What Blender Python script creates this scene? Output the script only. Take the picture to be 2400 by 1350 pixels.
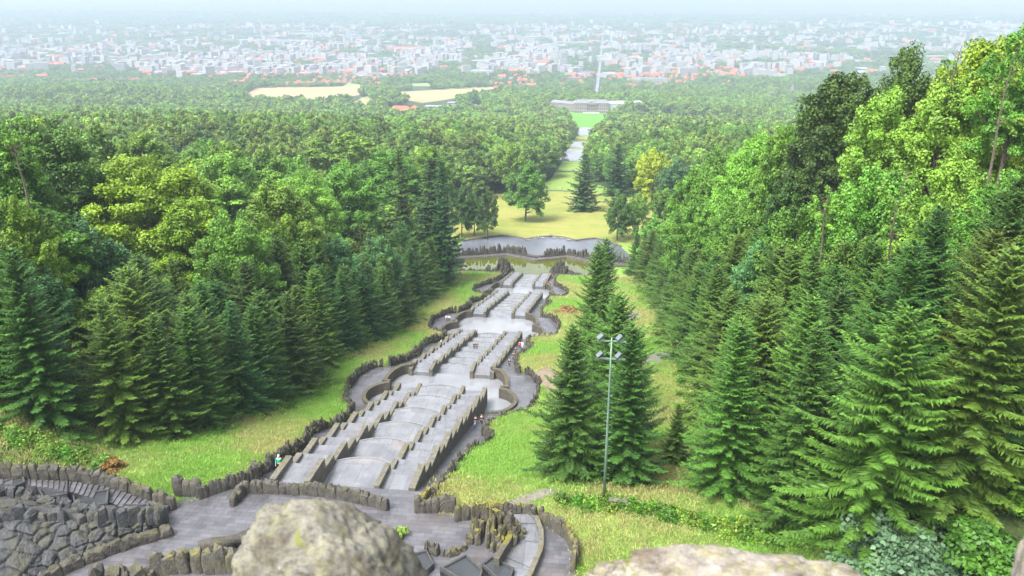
import bpy, bmesh, math, random
import numpy as np
from mathutils import Vector, Matrix, noise

for o in list(bpy.data.objects): bpy.data.objects.remove(o)
sc = bpy.context.scene
COL = sc.collection
rad = math.radians

# ------------------------------------------------------------------ camera
FPX, PITCH, YAW = 1900.0, rad(21.0), rad(6.39)      # focal length in pixels of the 2400 px wide photo
AX = -24.0                                          # x of the cascade's axis; the camera stands at the origin
cam_d = bpy.data.cameras.new("camera")
cam = bpy.data.objects.new("camera", cam_d); COL.objects.link(cam)
cam_d.sensor_width = 36.0; cam_d.lens = 36.0*FPX/2400.0
cam_d.clip_start = 0.05; cam_d.clip_end = 60000.0
cam.location = (0, 0, 0); cam.rotation_euler = (rad(90)-PITCH, 0, YAW)
cam_d.dof.use_dof = True; cam_d.dof.focus_distance = 140.0; cam_d.dof.aperture_fstop = 4.5
sc.camera = cam

# ------------------------------------------------------------------ sky, sun, exposure
SUN_EL, SUN_AZ = rad(58), rad(-140)                 # overcast: a weak, very wide sun, high behind the left shoulder
w = bpy.data.worlds.new("World"); sc.world = w; w.use_nodes = True
nt = w.node_tree; bg = nt.nodes["Background"]
sky = nt.nodes.new("ShaderNodeTexSky"); sky.sky_type = 'NISHITA'; sky.sun_disc = False
sky.sun_elevation = SUN_EL; sky.sun_rotation = SUN_AZ
sky.altitude = 500; sky.air_density = 1.0; sky.dust_density = 7.0; sky.ozone_density = 1.0
hs = nt.nodes.new("ShaderNodeHueSaturation"); hs.inputs["Saturation"].default_value = 0.35   # cloud cover
nt.links.new(sky.outputs[0], hs.inputs["Color"]); nt.links.new(hs.outputs[0], bg.inputs[0])
bg.inputs[1].default_value = 0.145
sd = bpy.data.lights.new("sun", 'SUN'); sd.energy = 1.5; sd.angle = rad(22); sd.color = (1.0, 0.965, 0.9)
sun = bpy.data.objects.new("sun", sd); COL.objects.link(sun)
sdir = Vector((math.sin(SUN_AZ)*math.cos(SUN_EL), math.cos(SUN_AZ)*math.cos(SUN_EL), math.sin(SUN_EL)))
sun.rotation_euler = sdir.to_track_quat('Z', 'Y').to_euler(); sun.location = (0, 0, 60)
sc.view_settings.view_transform = 'Standard'; sc.view_settings.look = 'None'
sc.view_settings.gamma = 1.0; sc.view_settings.exposure = 2.0
try:
    sc.cycles.use_denoising = True; sc.cycles.max_bounces = 5; sc.cycles.diffuse_bounces = 2
    sc.cycles.glossy_bounces = 2; sc.cycles.transmission_bounces = 3; sc.cycles.volume_bounces = 1
    sc.cycles.transparent_max_bounces = 4; sc.cycles.caustics_reflective = False; sc.cycles.caustics_refractive = False
except Exception: pass

# ------------------------------------------------------------------ geometry of the place
PR = [(-2000,-46),(66,-46.2),(70,-48.0),(108,-61.4),(122,-62.0),(171,-77.4),(184,-77.9),(234,-92.4),(245,-93),(279,-101.8),
      (299,-102.6),(306,-112),(358,-112),(495,-125.7),(642,-145),(724,-156),(1260,-227),(1300,-228),(1580,-245),
      (2000,-275),(2500,-305),(3500,-335),(4800,-350),(9000,-356),(40000,-360)]
PRY = np.array([a for a, b in PR], float); PRZ = np.array([b for a, b in PR], float)
def zA(Y): return float(np.interp(Y, PRY, PRZ))
BT = [(62,11.5),(66,9.4),(75,9.6),(81,9.8),(86,11.4),(90,11.2),(92,9.8),(97,9.8),(103,11.3),(106,13.5),(112,15.2),(118,15.2),(122,13.4),(124,11.2),
      (130,10),(138,9.4),(148,11),(153,11),(158,9.4),(165,9.4),(168,12),(173,15),(179,15.4),(184,13),(188,10.4),(200,9.4),
      (208,11),(214,11),(220,9.3),(228,9.5),(231,12),(236,14.6),(240,14.8),(244,12.5),(250,10),(268,9.4),(278,10)]
def B(Y): return float(np.interp(Y, [a for a, b in BT], [b for a, b in BT]))
RFADE = ([0,40,250,400,800,1400,2000,2500],[1,1,1,.62,.40,.22,.08,0])
def relief(u, Y):
    u = np.asarray(u, float); Y = np.asarray(Y, float)
    ol = np.interp(Y, [240,295,470,520], [27,58,58,27]); orr = np.interp(Y, [240,295,470,520], [41,64,64,41])
    r = np.where(u > 0, 27*np.tanh(np.maximum(u-orr,0)*.62/27), 24*np.tanh(np.maximum(-u-ol,0)*.42/24))
    f = np.interp(Y, *RFADE)
    wob = 3.0*np.sin(u*.011+1.3)*np.sin(Y*.008+.4)*np.interp(Y,[60,300,2500,4000],[0,1,2,1])*np.clip((np.abs(u)-30)/60,0,1)
    hills = np.interp(Y,[4500,9000,16000,30000],[0,20,110,200])*(.5+.5*np.sin(u*.0006+1.9)*np.cos(Y*.0004))
    return r*f + wob + hills
def ground(u, Y): return float(np.interp(Y, PRY, PRZ) + relief(u, Y))
def gv(u, Y): return np.interp(Y, PRY, PRZ) + relief(u, Y)
Fv = Vector((-math.sin(YAW)*math.cos(PITCH), math.cos(YAW)*math.cos(PITCH), -math.sin(PITCH)))
Rv = Vector((math.cos(YAW), math.sin(YAW), 0))
Uv = Vector((-math.sin(YAW)*math.sin(PITCH), math.cos(YAW)*math.sin(PITCH), math.cos(PITCH)))
def ray(px, py): return Fv + Rv*((px-1200)/FPX) - Uv*((py-675)/FPX)
def W(px, py, z):                                   # where the line of sight meets the level z
    r = ray(px, py); return r*(z/r.z)
def WY(px, py, Y):
    r = ray(px, py); return r*(Y/r.y)
def G(px, py, dz=0.0):                              # where it meets the ground
    r = ray(px, py); t = 20.0
    while t < 40000:
        p = r*t
        if p.z < ground(p.x-AX, p.y)+dz: break
        t *= 1.002
    return r*t
def proj(x, y, z):                                  # numpy: world -> photo pixel
    d = x*Fv.x+y*Fv.y+z*Fv.z
    return 1200+FPX*(x*Rv.x+y*Rv.y)/d, 675-FPX*(x*Uv.x+y*Uv.y+z*Uv.z)/d, d
def in_poly(px, py, poly):
    px = np.asarray(px); py = np.asarray(py); c = np.zeros(px.shape, bool); n = len(poly)
    for i in range(n):
        x0, y0 = poly[i]; x1, y1 = poly[(i+1) % n]
        if y0 == y1: continue
        k = ((y0 > py) != (y1 > py)) & (px < (x1-x0)*(py-y0)/(y1-y0)+x0)
        c ^= k
    return c
ORD = ["first","second","third","fourth","fifth","sixth","seventh","eighth","ninth","tenth","eleventh","twelfth","thirteenth","fourteenth",
       "fifteenth","sixteenth","seventeenth","eighteenth","nineteenth"]
TENS = {2:"twenty",3:"thirty",4:"forty",5:"fifty",6:"sixty",7:"seventy",8:"eighty",9:"ninety"}
def ordinal(n):
    if n < 20: return ORD[n-1]
    if n >= 100: return "hundred-and-"+ordinal(n-100) if n > 100 else "hundredth"
    t, r = divmod(n, 10)
    return TENS[t][:-1]+"ieth" if r == 0 else TENS[t]+"-"+ORD[r-1]

# ------------------------------------------------------------------ materials
def newmat(name):
    m = bpy.data.materials.new(name); m.use_nodes = True
    return m, m.node_tree.nodes, m.node_tree.links, m.node_tree.nodes["Principled BSDF"]
def N(ns, t, **kw):
    n = ns.new(t)
    for k, v in kw.items():
        if k in n.inputs: n.inputs[k].default_value = v
        else: setattr(n, k, v)
    return n
def c4(c): return (c[0], c[1], c[2], 1.0)
def noise_col(ns, ls, vec, scale, stops, detail=6, rough=.6, dist=0.0):
    t = N(ns, "ShaderNodeTexNoise"); t.inputs["Scale"].default_value = scale; t.inputs["Detail"].default_value = detail
    t.inputs["Roughness"].default_value = rough; t.inputs["Distortion"].default_value = dist
    ls.new(vec, t.inputs["Vector"])
    r = ns.new("ShaderNodeValToRGB"); el = r.color_ramp.elements
    while len(el) < len(stops): el.new(.5)
    for e, (p, c) in zip(el, stops): e.position = p; e.color = c4(c) if not isinstance(c, (int, float)) else (c, c, c, 1)
    ls.new(t.outputs["Fac"], r.inputs["Fac"])
    return r.outputs["Color"]
def mixc(ns, ls, fac, a, b, mode='MIX'):
    m = ns.new("ShaderNodeMix"); m.data_type = 'RGBA'; m.blend_type = mode
    for s, v in ((m.inputs[0], fac), (m.inputs[6], a), (m.inputs[7], b)):
        if hasattr(v, "is_output"): ls.new(v, s)
        else: s.default_value = v if isinstance(v, (int, float)) else c4(v)
    return m.outputs[2]
def bump(ns, ls, h, strength, dist, bs):
    b = ns.new("ShaderNodeBump"); b.inputs["Strength"].default_value = strength; b.inputs["Distance"].default_value = dist
    ls.new(h, b.inputs["Height"]); ls.new(b.outputs[0], bs.inputs["Normal"])

def mat_rock(name, base=(.105,.098,.088), dark=(.035,.033,.03), pale=(.26,.25,.22), moss=.5, mossc=(.10,.105,.02), scale=1.0, rough=.85, macro=None):
    m, ns, ls, bs = newmat(name)
    g = ns.new("ShaderNodeNewGeometry"); pos = g.outputs["Position"]
    a = noise_col(ns, ls, pos, 1.3*scale, [(.3, dark), (.5, base), (.72, tuple(c*1.5 for c in base))], 8, .7)
    lich = noise_col(ns, ls, pos, 7*scale, [(.62, 0.0), (.70, 1.0)], 4, .65)
    a = mixc(ns, ls, lich, a, pale)
    mo = noise_col(ns, ls, pos, .55*scale, [(.46, 0.0), (.62, 1.0)], 6, .7)
    sx = ns.new("ShaderNodeSeparateXYZ"); ls.new(g.outputs["Normal"], sx.inputs[0])
    mr = N(ns, "ShaderNodeMapRange"); mr.inputs[1].default_value = -.1; mr.inputs[2].default_value = .8; mr.inputs[4].default_value = moss*1.4
    ls.new(sx.outputs["Z"], mr.inputs[0])
    mu = N(ns, "ShaderNodeMath", operation='MULTIPLY', use_clamp=True); ls.new(mr.outputs[0], mu.inputs[0]); ls.new(mo, mu.inputs[1])
    a = mixc(ns, ls, mu.outputs[0], a, mossc)
    if macro:                                       # large stains, pale crust and cushions of moss on a near rock
        st = noise_col(ns, ls, pos, macro, [(.35, (.55,.48,.40)), (.5, (1,1,1)), (.68, (1.35,1.33,1.3))], 5, .6); a = mixc(ns, ls, 1.0, a, st, 'MULTIPLY')
        cr = noise_col(ns, ls, pos, macro*1.7, [(.66, 0.0), (.70, .9)], 6, .7); a = mixc(ns, ls, cr, a, (.36,.355,.33))
        cu = noise_col(ns, ls, pos, macro*1.25, [(.64, 0.0), (.69, .95)], 4, .55, .3); a = mixc(ns, ls, cu, a, (.095,.105,.012))
    ls.new(a, bs.inputs["Base Color"]); bs.inputs["Roughness"].default_value = rough
    t = N(ns, "ShaderNodeTexNoise"); t.inputs["Scale"].default_value = 6*scale; t.inputs["Detail"].default_value = 8; ls.new(pos, t.inputs["Vector"])
    bump(ns, ls, t.outputs["Fac"], .8, .12/scale, bs)
    return m
def mat_paving(name, base=(.105,.105,.118), warm=(.16,.125,.095), rough=(.18,.5), block=(1.1,.55), var=1.0):
    m, ns, ls, bs = newmat(name)
    g = ns.new("ShaderNodeNewGeometry"); pos = g.outputs["Position"]
    mp = N(ns, "ShaderNodeMapping"); ls.new(pos, mp.inputs[0])
    br = N(ns, "ShaderNodeTexBrick"); br.inputs["Scale"].default_value = 1.0; br.inputs["Mortar Size"].default_value = .025
    br.inputs["Brick Width"].default_value = block[0]; br.inputs["Row Height"].default_value = block[1]
    br.inputs["Color1"].default_value = c4([c*(1-.2*var) for c in base]); br.inputs["Color2"].default_value = c4([c*(1+.2*var) for c in base]); br.inputs["Mortar"].default_value = c4([c*.55 for c in base])
    ls.new(mp.outputs[0], br.inputs["Vector"])
    wt = noise_col(ns, ls, pos, .16, [(.57, 0.0), (.8, .8)], 5, .6)
    a = mixc(ns, ls, wt, br.outputs["Color"], warm)
    dk = noise_col(ns, ls, pos, .5, [(.35, .74), (.6, 1.1)], 7, .7)
    a = mixc(ns, ls, 1.0, a, dk, 'MULTIPLY')
    ls.new(a, bs.inputs["Base Color"])
    mp2 = N(ns, "ShaderNodeMapping"); mp2.inputs["Scale"].default_value = (1, .35, 1); ls.new(pos, mp2.inputs[0])
    rg = noise_col(ns, ls, mp2.outputs[0], .45, [(.35, rough[0]), (.65, rough[1])], 5, .6, .8)
    ls.new(rg, bs.inputs["Roughness"]); bs.inputs["IOR"].default_value = 1.6
    bump(ns, ls, br.outputs["Fac"], -.25, .02, bs)
    return m
def mat_flat(name, col, rough=.6, metal=0.0, var=.15, scale=2.0, spec=.5):
    m, ns, ls, bs = newmat(name)
    g = ns.new("ShaderNodeTexCoord")
    a = noise_col(ns, ls, g.outputs["Object"], scale, [(.3, [c*(1-var) for c in col]), (.7, [c*(1+var) for c in col])])
    ls.new(a, bs.inputs["Base Color"]); bs.inputs["Roughness"].default_value = rough; bs.inputs["Metallic"].default_value = metal; bs.inputs["Specular IOR Level"].default_value = spec
    return m
def mat_tint(name, rough=.8):                       # takes the object's own colour (clothes, house paint)
    m, ns, ls, bs = newmat(name)
    oi = ns.new("ShaderNodeObjectInfo"); tc = ns.new("ShaderNodeTexCoord")
    v = noise_col(ns, ls, tc.outputs["Object"], 9, [(.3, .85), (.7, 1.1)])
    ls.new(mixc(ns, ls, 1.0, oi.outputs["Color"], v, 'MULTIPLY'), bs.inputs["Base Color"]); bs.inputs["Roughness"].default_value = rough
    return m
def mat_leaf(name, trans=.28, rough=.55, hvar=.012, vvar=.28, fixed=None, amp=1.0):
    m, ns, ls, bs = newmat(name)
    oi = ns.new("ShaderNodeObjectInfo"); at = N(ns, "ShaderNodeAttribute", attribute_name="rnd")
    base = oi.outputs["Color"] if fixed is None else fixed
    h = ns.new("ShaderNodeHueSaturation")
    if fixed is None: ls.new(base, h.inputs["Color"])
    else: h.inputs["Color"].default_value = c4(fixed)
    mh = N(ns, "ShaderNodeMapRange"); mh.inputs[3].default_value = .5-hvar; mh.inputs[4].default_value = .5+hvar; ls.new(oi.outputs["Random"], mh.inputs[0]); ls.new(mh.outputs[0], h.inputs["Hue"])
    m2 = N(ns, "ShaderNodeMath", operation='MULTIPLY'); m2.inputs[1].default_value = 7.31; ls.new(oi.outputs["Random"], m2.inputs[0])
    fr = N(ns, "ShaderNodeMath", operation='FRACT'); ls.new(m2.outputs[0], fr.inputs[0])
    mv = N(ns, "ShaderNodeMapRange"); mv.inputs[3].default_value = 1-vvar; mv.inputs[4].default_value = 1+vvar; ls.new(fr.outputs[0], mv.inputs[0]); ls.new(mv.outputs[0], h.inputs["Value"])
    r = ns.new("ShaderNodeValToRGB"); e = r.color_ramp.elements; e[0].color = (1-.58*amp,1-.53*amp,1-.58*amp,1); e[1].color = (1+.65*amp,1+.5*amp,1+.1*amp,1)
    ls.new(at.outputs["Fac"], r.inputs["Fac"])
    colr = mixc(ns, ls, 1.0, h.outputs[0], r.outputs[0], 'MULTIPLY')
    ls.new(colr, bs.inputs["Base Color"]); bs.inputs["Roughness"].default_value = rough
    bs.inputs["Specular IOR Level"].default_value = .35
    tr = ns.new("ShaderNodeBsdfTranslucent"); ls.new(colr, tr.inputs["Color"])
    mx = ns.new("ShaderNodeMixShader"); mx.inputs[0].default_value = trans
    ls.new(bs.outputs[0], mx.inputs[1]); ls.new(tr.outputs[0], mx.inputs[2])
    ls.new(mx.outputs[0], ns["Material Output"].inputs["Surface"])
    return m
def mat_water(name, col=(.035,.038,.03), rough=.04, wave=.25):
    m, ns, ls, bs = newmat(name)
    g = ns.new("ShaderNodeNewGeometry"); pos = g.outputs["Position"]
    a = noise_col(ns, ls, pos, .12, [(.35, [c*.8 for c in col]), (.7, [c*1.3 for c in col])])
    ls.new(a, bs.inputs["Base Color"]); bs.inputs["Roughness"].default_value = rough; bs.inputs["IOR"].default_value = 1.45
    t = N(ns, "ShaderNodeTexNoise"); t.inputs["Scale"].default_value = 1.2; t.inputs["Detail"].default_value = 3; ls.new(pos, t.inputs["Vector"])
    bump(ns, ls, t.outputs["Fac"], wave, .02, bs)
    return m

M = {}
M['rock'] = mat_rock('weathered_basalt', base=(.048,.044,.036), dark=(.012,.011,.009), pale=(.12,.115,.10), moss=.5, mossc=(.055,.055,.010))
M['rockmoss'] = mat_rock('mossy_basalt', base=(.055,.05,.04), dark=(.015,.014,.011), pale=(.16,.155,.13), moss=1.0, mossc=(.115,.105,.008))
M['grotto'] = mat_rock('grotto_stone', base=(.036,.038,.041), dark=(.008,.0085,.010), pale=(.10,.10,.102), moss=.3, mossc=(.06,.055,.015))
M['cut'] = mat_rock('cut_stone', base=(.10,.094,.076), dark=(.045,.042,.034), pale=(.20,.195,.165), moss=.45, mossc=(.075,.07,.012), scale=1.4)
M['kerb'] = mat_rock('basin_kerb', base=(.06,.054,.04), dark=(.026,.023,.018), pale=(.15,.145,.12), moss=.6, mossc=(.06,.055,.012), scale=1.6)
M['lichen'] = mat_rock('lichen_rock', base=(.098,.094,.078), dark=(.03,.027,.022), pale=(.26,.255,.225), moss=.2, mossc=(.13,.13,.015), scale=34, macro=7)
M['lichen_grey'] = mat_rock('pale_lichen_rock', base=(.17,.155,.135), dark=(.045,.038,.03), pale=(.36,.345,.32), moss=.3, mossc=(.16,.15,.03), scale=22, macro=9)
M['pave'] = mat_paving('wet_paving', base=(.075,.074,.082), warm=(.115,.09,.07), rough=(.22,.5))
M['tread'] = mat_paving('wet_step_stone', base=(.118,.122,.132), rough=(.18,.4), block=(1.5,3.4), var=.6)
M['centre'] = mat_paving('wet_channel_stone', base=(.128,.132,.142), warm=(.19,.155,.12), rough=(.16,.4), block=(1.6,4), var=.5)
M['lip'] = mat_flat('weir_stone', (.145,.145,.148), .5)
M['plaza'] = mat_flat('wet_plaza', (.085,.092,.108), .28, var=.3, scale=.06)
M['gravel'] = mat_flat('gravel', (.125,.115,.10), .9, var=.35, scale=4)
M['dirt'] = mat_flat('dry_earth', (.155,.125,.085), .95, var=.35, scale=2)
M['water'] = mat_water('basin_water', (.16,.168,.18), .05, .12)
M['algae'] = mat_water('algae_water', (.055,.066,.004), .02, .04)
M['algae'].node_tree.nodes['Principled BSDF'].inputs['IOR'].default_value = 1.6
M['trough'] = mat_water('trough_water', (.03,.033,.036), .12, .1)
M['lake'] = mat_water('lake_water', (.10,.11,.115), .04, .05)
M['bark'] = mat_rock('bark', base=(.09,.07,.05), dark=(.03,.025,.02), pale=(.2,.19,.17), moss=.3, scale=2)
M['leaf'] = mat_leaf('broad_leaves')
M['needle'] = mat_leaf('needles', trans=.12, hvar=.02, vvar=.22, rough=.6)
M['grassblade'] = mat_leaf('grass_blades', trans=.35, hvar=.03, vvar=.3)
M['cloth'] = mat_tint('cloth'); M['paint'] = mat_tint('wall_paint', .9)
M['skin'] = mat_flat('skin', (.55,.35,.26), .55); M['hair'] = mat_flat('hair', (.05,.035,.025), .7)
M['shoe'] = mat_flat('shoe', (.03,.03,.03), .6)
M['polegreen'] = mat_flat('painted_steel', (.13,.20,.15), .45, .3)
M['lampbox'] = mat_flat('lamp_housing', (.05,.06,.065), .8, spec=.15); M['lampglass'] = mat_flat('lamp_glass', (.07,.09,.115), .5, spec=.2)
M['sand'] = mat_flat('castle_sandstone', (.19,.165,.15), .9, var=.1, scale=.3)
M['castleroof'] = mat_flat('lead_roof', (.13,.135,.15), .6, var=.08, scale=.2)
M['darkwin'] = mat_flat('window_glass', (.07,.08,.10), .15)
M['sheet'] = mat_flat('white_sheeting', (.30,.32,.34), .7, var=.06)
M['white'] = mat_flat('white_render', (.29,.285,.275), .85, var=.06)
M['cream'] = mat_flat('cream_render', (.24,.20,.16), .85, var=.08)
M['pinkish'] = mat_flat('pale_brick', (.25,.14,.105), .9, var=.1)
M['redroof'] = mat_flat('red_tiles', (.30,.085,.045), .85, var=.2, scale=.5)
M['brownroof'] = mat_flat('brown_tiles', (.20,.11,.085), .85, var=.2, scale=.5)
M['greyroof'] = mat_flat('grey_roofing', (.13,.13,.145), .8, var=.15, scale=.5)
M['whiteroof'] = mat_flat('white_roofing', (.20,.205,.215), .7, var=.05, scale=.2)
M['asphalt'] = mat_flat('asphalt', (.15,.155,.165), .8, var=.1, scale=.05)
M['wheat'] = None

# ------------------------------------------------------------------ object helpers
def link(name, mesh, parent=None, loc=None):
    o = bpy.data.objects.new(name, mesh); COL.objects.link(o)
    if parent: o.parent = parent
    if loc is not None: o.location = loc
    return o
def tag(o, label, cat, group=None, kind=None):
    o["label"] = label; o["category"] = cat
    if group: o["group"] = group
    if kind: o["kind"] = kind
    return o
def struct(o): o["kind"] = "structure"; return o
def thing(name, label, cat, loc=(0,0,0), rotz=0, group=None):
    return_o = bpy.data.objects.new(name, None); COL.objects.link(return_o)
    return_o.location = loc; return_o.rotation_euler = (0, 0, rotz); return_o.empty_display_size = .3
    return tag(return_o, label, cat, group)
def mesh_np(name, verts, quads, mats, rnd=None, smooth=False, midx=None):
    me = bpy.data.meshes.new(name); verts = np.asarray(verts, np.float32); quads = np.asarray(quads, np.int32)
    n, k = quads.shape
    me.vertices.add(len(verts)); me.vertices.foreach_set("co", verts.ravel())
    me.loops.add(n*k); me.loops.foreach_set("vertex_index", quads.ravel())
    me.polygons.add(n); me.polygons.foreach_set("loop_start", np.arange(0, n*k, k, dtype=np.int32))
    me.polygons.foreach_set("loop_total", np.full(n, k, np.int32))
    if smooth: me.polygons.foreach_set("use_smooth", np.ones(n, bool))
    for m in (mats if isinstance(mats, (list, tuple)) else [mats]): me.materials.append(m)
    if midx is not None: me.polygons.foreach_set("material_index", np.asarray(midx, np.int32))
    if rnd is not None:
        a = me.attributes.new("rnd", 'FLOAT', 'FACE'); a.data.foreach_set("value", np.asarray(rnd, np.float32))
    me.update(calc_edges=True); me.validate()
    return me
class MB:
    """collects shapes and links them as one mesh"""
    def __init__(s): s.v = []; s.f = []; s.m = []; s.mi = 0
    def add(s, vs, fs):
        b = len(s.v); s.v += [tuple(v) for v in vs]; s.f += [tuple(i+b for i in f) for f in fs]; s.m += [s.mi]*len(fs); return s
    def box(s, x0, x1, y0, y1, z0, z1, mat=None):
        vs = [Vector((x, y, z)) for z in (z0, z1) for x, y in ((x0,y0),(x1,y0),(x1,y1),(x0,y1))]
        if mat: vs = [mat @ v for v in vs]
        return s.add(vs, [(3,2,1,0),(4,5,6,7),(0,1,5,4),(1,2,6,5),(2,3,7,6),(3,0,4,7)])
    def prism(s, poly, z0, z1):                      # polygon in xy (x, y) or (x, y, ztop)
        n = len(poly); a = sum(poly[i][0]*poly[(i+1)%n][1]-poly[(i+1)%n][0]*poly[i][1] for i in range(n))
        if a < 0: poly = poly[::-1]
        vs = [(p[0], p[1], z0) for p in poly]+[(p[0], p[1], z1) for p in poly]
        return s.add(vs, [tuple(range(n))[::-1], tuple(range(n, 2*n))]+[(i, (i+1)%n, n+(i+1)%n, n+i) for i in range(n)])
    def tube(s, pts, rs, k=8, cap=True):
        b = []; pts = [Vector(p) for p in pts]
        for i, p in enumerate(pts):
            d = (pts[min(i+1, len(pts)-1)]-pts[max(i-1, 0)]).normalized()
            a = d.orthogonal().normalized() if abs(d.z) < .99 else Vector((1,0,0)); a = (a-d*a.dot(d)).normalized(); c = d.cross(a)
            if abs(d.z) > .3: a = (Vector((1,0,0))-d*d.x).normalized(); c = d.cross(a)
            for j in range(k):
                t = 2*math.pi*j/k; b.append(p+(a*math.cos(t)+c*math.sin(t))*rs[i])
        n = len(pts); fs = [(i*k+j, i*k+(j+1)%k, (i+1)*k+(j+1)%k, (i+1)*k+j) for i in range(n-1) for j in range(k)]
        if cap: fs += [tuple(range(k))[::-1], tuple(range((n-1)*k, n*k))]
        return s.add(b, fs)
    def mesh(s, name, mats, smooth=False):
        me = bpy.data.meshes.new(name); me.from_pydata(s.v, [], s.f)
        for m in (mats if isinstance(mats, (list, tuple)) else [mats]): me.materials.append(m)
        me.polygons.foreach_set("material_index", s.m)
        if smooth: me.polygons.foreach_set("use_smooth", [True]*len(s.f))
        me.update(); return me
    def build(s, name, mats, parent=None, smooth=False, loc=None): return link(name, s.mesh(name, mats, smooth), parent, loc)
def bevel(o, wdt=.03, seg=1):
    m = o.modifiers.new("bevel", 'BEVEL'); m.width = wdt; m.segments = seg; m.limit_method = 'ANGLE'; return o

# ------------------------------------------------------------------ ground
def spaced(lo, a, b, hi, step, grow):
    core = list(np.arange(a, b+.01, step)); s = step; x = a; left = []
    while x > lo: s *= grow; x -= s; left.append(max(x, lo))
    s = step; x = b; right = []
    while x < hi: s *= grow; x += s; right.append(min(x, hi))
    return np.array(left[::-1]+core+right)
US = spaced(-15500, -46, 46, 15500, .75, 1.06); YS = spaced(-1500, 40, 310, 31000, 1.25, 1.035)
PATH_DROP = .8
def uo(Y):                                          # inner edge of the outer paths = outline of walls and basins
    best = 7.25
    for Yc in (112, 174, 235.5):
        d = Y-Yc
        if -6.3 <= d <= 10.5:
            if d < -4.6: r = 8.6+(d+6.3)*.2
            elif d <= 3.6:
                r = 8.0+math.sqrt(max(0, 4.4**2-(d+.6)**2))
            elif d <= 4.5: r = 10.4
            else: r = 7.25+3.1*math.sqrt(max(0, 1-((d-4.5)/6.0)**2))
            best = max(best, r)
    return best
uu, yy = np.meshgrid(US, YS); zz = gv(uu, yy)
Bv = np.interp(YS, [a for a, b in BT], [b for a, b in BT])
tr = (np.abs(uu) < (Bv[:, None]+.3)) & (yy > 63.2) & (yy < 279)
zz = np.where(tr, zz-4.6, zz)
nep = (np.abs(uu) < 30) & (yy >= 279) & (yy < 305)
zz = np.where(nep, np.minimum(zz, -104.2), zz)
TERR = [(W(a_, b_, -46.2).x-AX, W(a_, b_, -46.2).y) for a_, b_ in ((-60,1140),(180,1150),(300,1170),(398,1186),(425,1166),(475,1162),(560,1128),(600,1112))]
TERR += [(-9.5,64.4),(9.2,64.4),(9.8,62.4)]+[(W(a_, b_, -46.2).x-AX, W(a_, b_, -46.2).y) for a_, b_ in ((1066,1206),(1112,1210),(1170,1203),(1235,1207),(1292,1228),(1334,1260),(1356,1300),(1352,1345),(1345,1420))]+[(18,30),(-46,30)]
TERR[0] = (-46, TERR[0][1])
top = in_poly(uu, yy, TERR); zz = np.where(top & ~tr, -46.9, zz)
rs = np.random.RandomState(3)
ny, nx = uu.shape
vv = np.stack([uu.ravel()+AX, yy.ravel(), zz.ravel()], 1)
i0 = (np.arange(ny-1)[:, None]*nx+np.arange(nx-1)[None]).ravel()
gm = mesh_np("ground", vv, np.stack([i0, i0+1, i0+nx+1, i0+nx], 1), [], smooth=True)
# own colour of the ground: 0 meadow, 1 dry mown lawn, 2 short bright lawn, 3 woodland floor
def lawn_edges(Y):
    ky = [300,330,360,400,440,480,505,560,724,1100,1260,1300,1455,1490,1600]
    L = np.interp(Y, ky, [-46,-50,-58,-58,-54,-40,-16,-9,-9,-11,-17,-26,-27,-84,-84])
    R = np.interp(Y, ky, [46,50,60,62,62,58,36,9,10,12,17,26,27,50,60])
    return L, R
L, R = lawn_edges(YS)
inl = (uu > L[:, None]-3) & (uu < R[:, None]+3) & (yy > 300) & (yy < 1600)
wood = np.where(inl, 0.0, np.clip(np.where(uu > 0, (uu-42)/6, (-uu-24)/6), 0, 1)); wood = np.where((yy > 290) & ~inl, 1.0, wood)
dry = np.where(inl & (yy > 350) & (yy < 500), 1.0, 0.0); dry = np.where(inl & (yy > 820) & (yy < 1180), .8, dry)
brt = np.where(inl & (yy > 1290), 1.0, 0.0)
ca = gm.color_attributes.new("zone", 'FLOAT_COLOR', 'POINT')
ca.data.foreach_set("color", np.stack([dry.ravel(), brt.ravel(), wood.ravel(), np.ones(ny*nx)], 1).astype(np.float32).ravel())
m, ns, ls, bs = newmat("ground_grass")
g_ = ns.new("ShaderNodeNewGeometry"); pos = g_.outputs["Position"]; at = N(ns, "ShaderNodeAttribute", attribute_name="zone")
sp = ns.new("ShaderNodeSeparateColor"); ls.new(at.outputs["Color"], sp.inputs[0])
a = noise_col(ns, ls, pos, .07, [(.38, (.12,.22,.035)), (.52, (.155,.235,.045)), (.66, (.205,.235,.075))], 8, .68, .4)
f2 = noise_col(ns, ls, pos, 1.6, [(.3, .72), (.7, 1.25)], 8, .75); a = mixc(ns, ls, 1.0, a, f2, 'MULTIPLY')
mp = N(ns, "ShaderNodeMapping"); mp.inputs["Scale"].default_value = (.02, .35, .1); ls.new(pos, mp.inputs[0])
d_ = noise_col(ns, ls, mp.outputs[0], 1.0, [(.3, (.14,.175,.035)), (.5, (.20,.205,.05)), (.75, (.235,.215,.07))], 6, .7, .3)
d2 = noise_col(ns, ls, pos, .05, [(.45, 0.0), (.7, .8)], 6, .7); d_ = mixc(ns, ls, d2, d_, (.10,.15,.025))
a = mixc(ns, ls, sp.outputs[0], a, d_); a = mixc(ns, ls, sp.outputs[1], a, (.08,.21,.02))
wd = noise_col(ns, ls, pos, .2, [(.3, (.02,.03,.01)), (.7, (.045,.07,.018))]); a = mixc(ns, ls, sp.outputs[2], a, wd)
ls.new(a, bs.inputs["Base Color"]); bs.inputs["Roughness"].default_value = .9; bs.inputs["Specular IOR Level"].default_value = .2
t = N(ns, "ShaderNodeTexNoise"); t.inputs["Scale"].default_value = 2.2; t.inputs["Detail"].default_value = 8; ls.new(pos, t.inputs["Vector"]); bump(ns, ls, t.outputs["Fac"], .7, .3, bs)
gm.materials.append(m)
struct(link("ground", gm))

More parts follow.
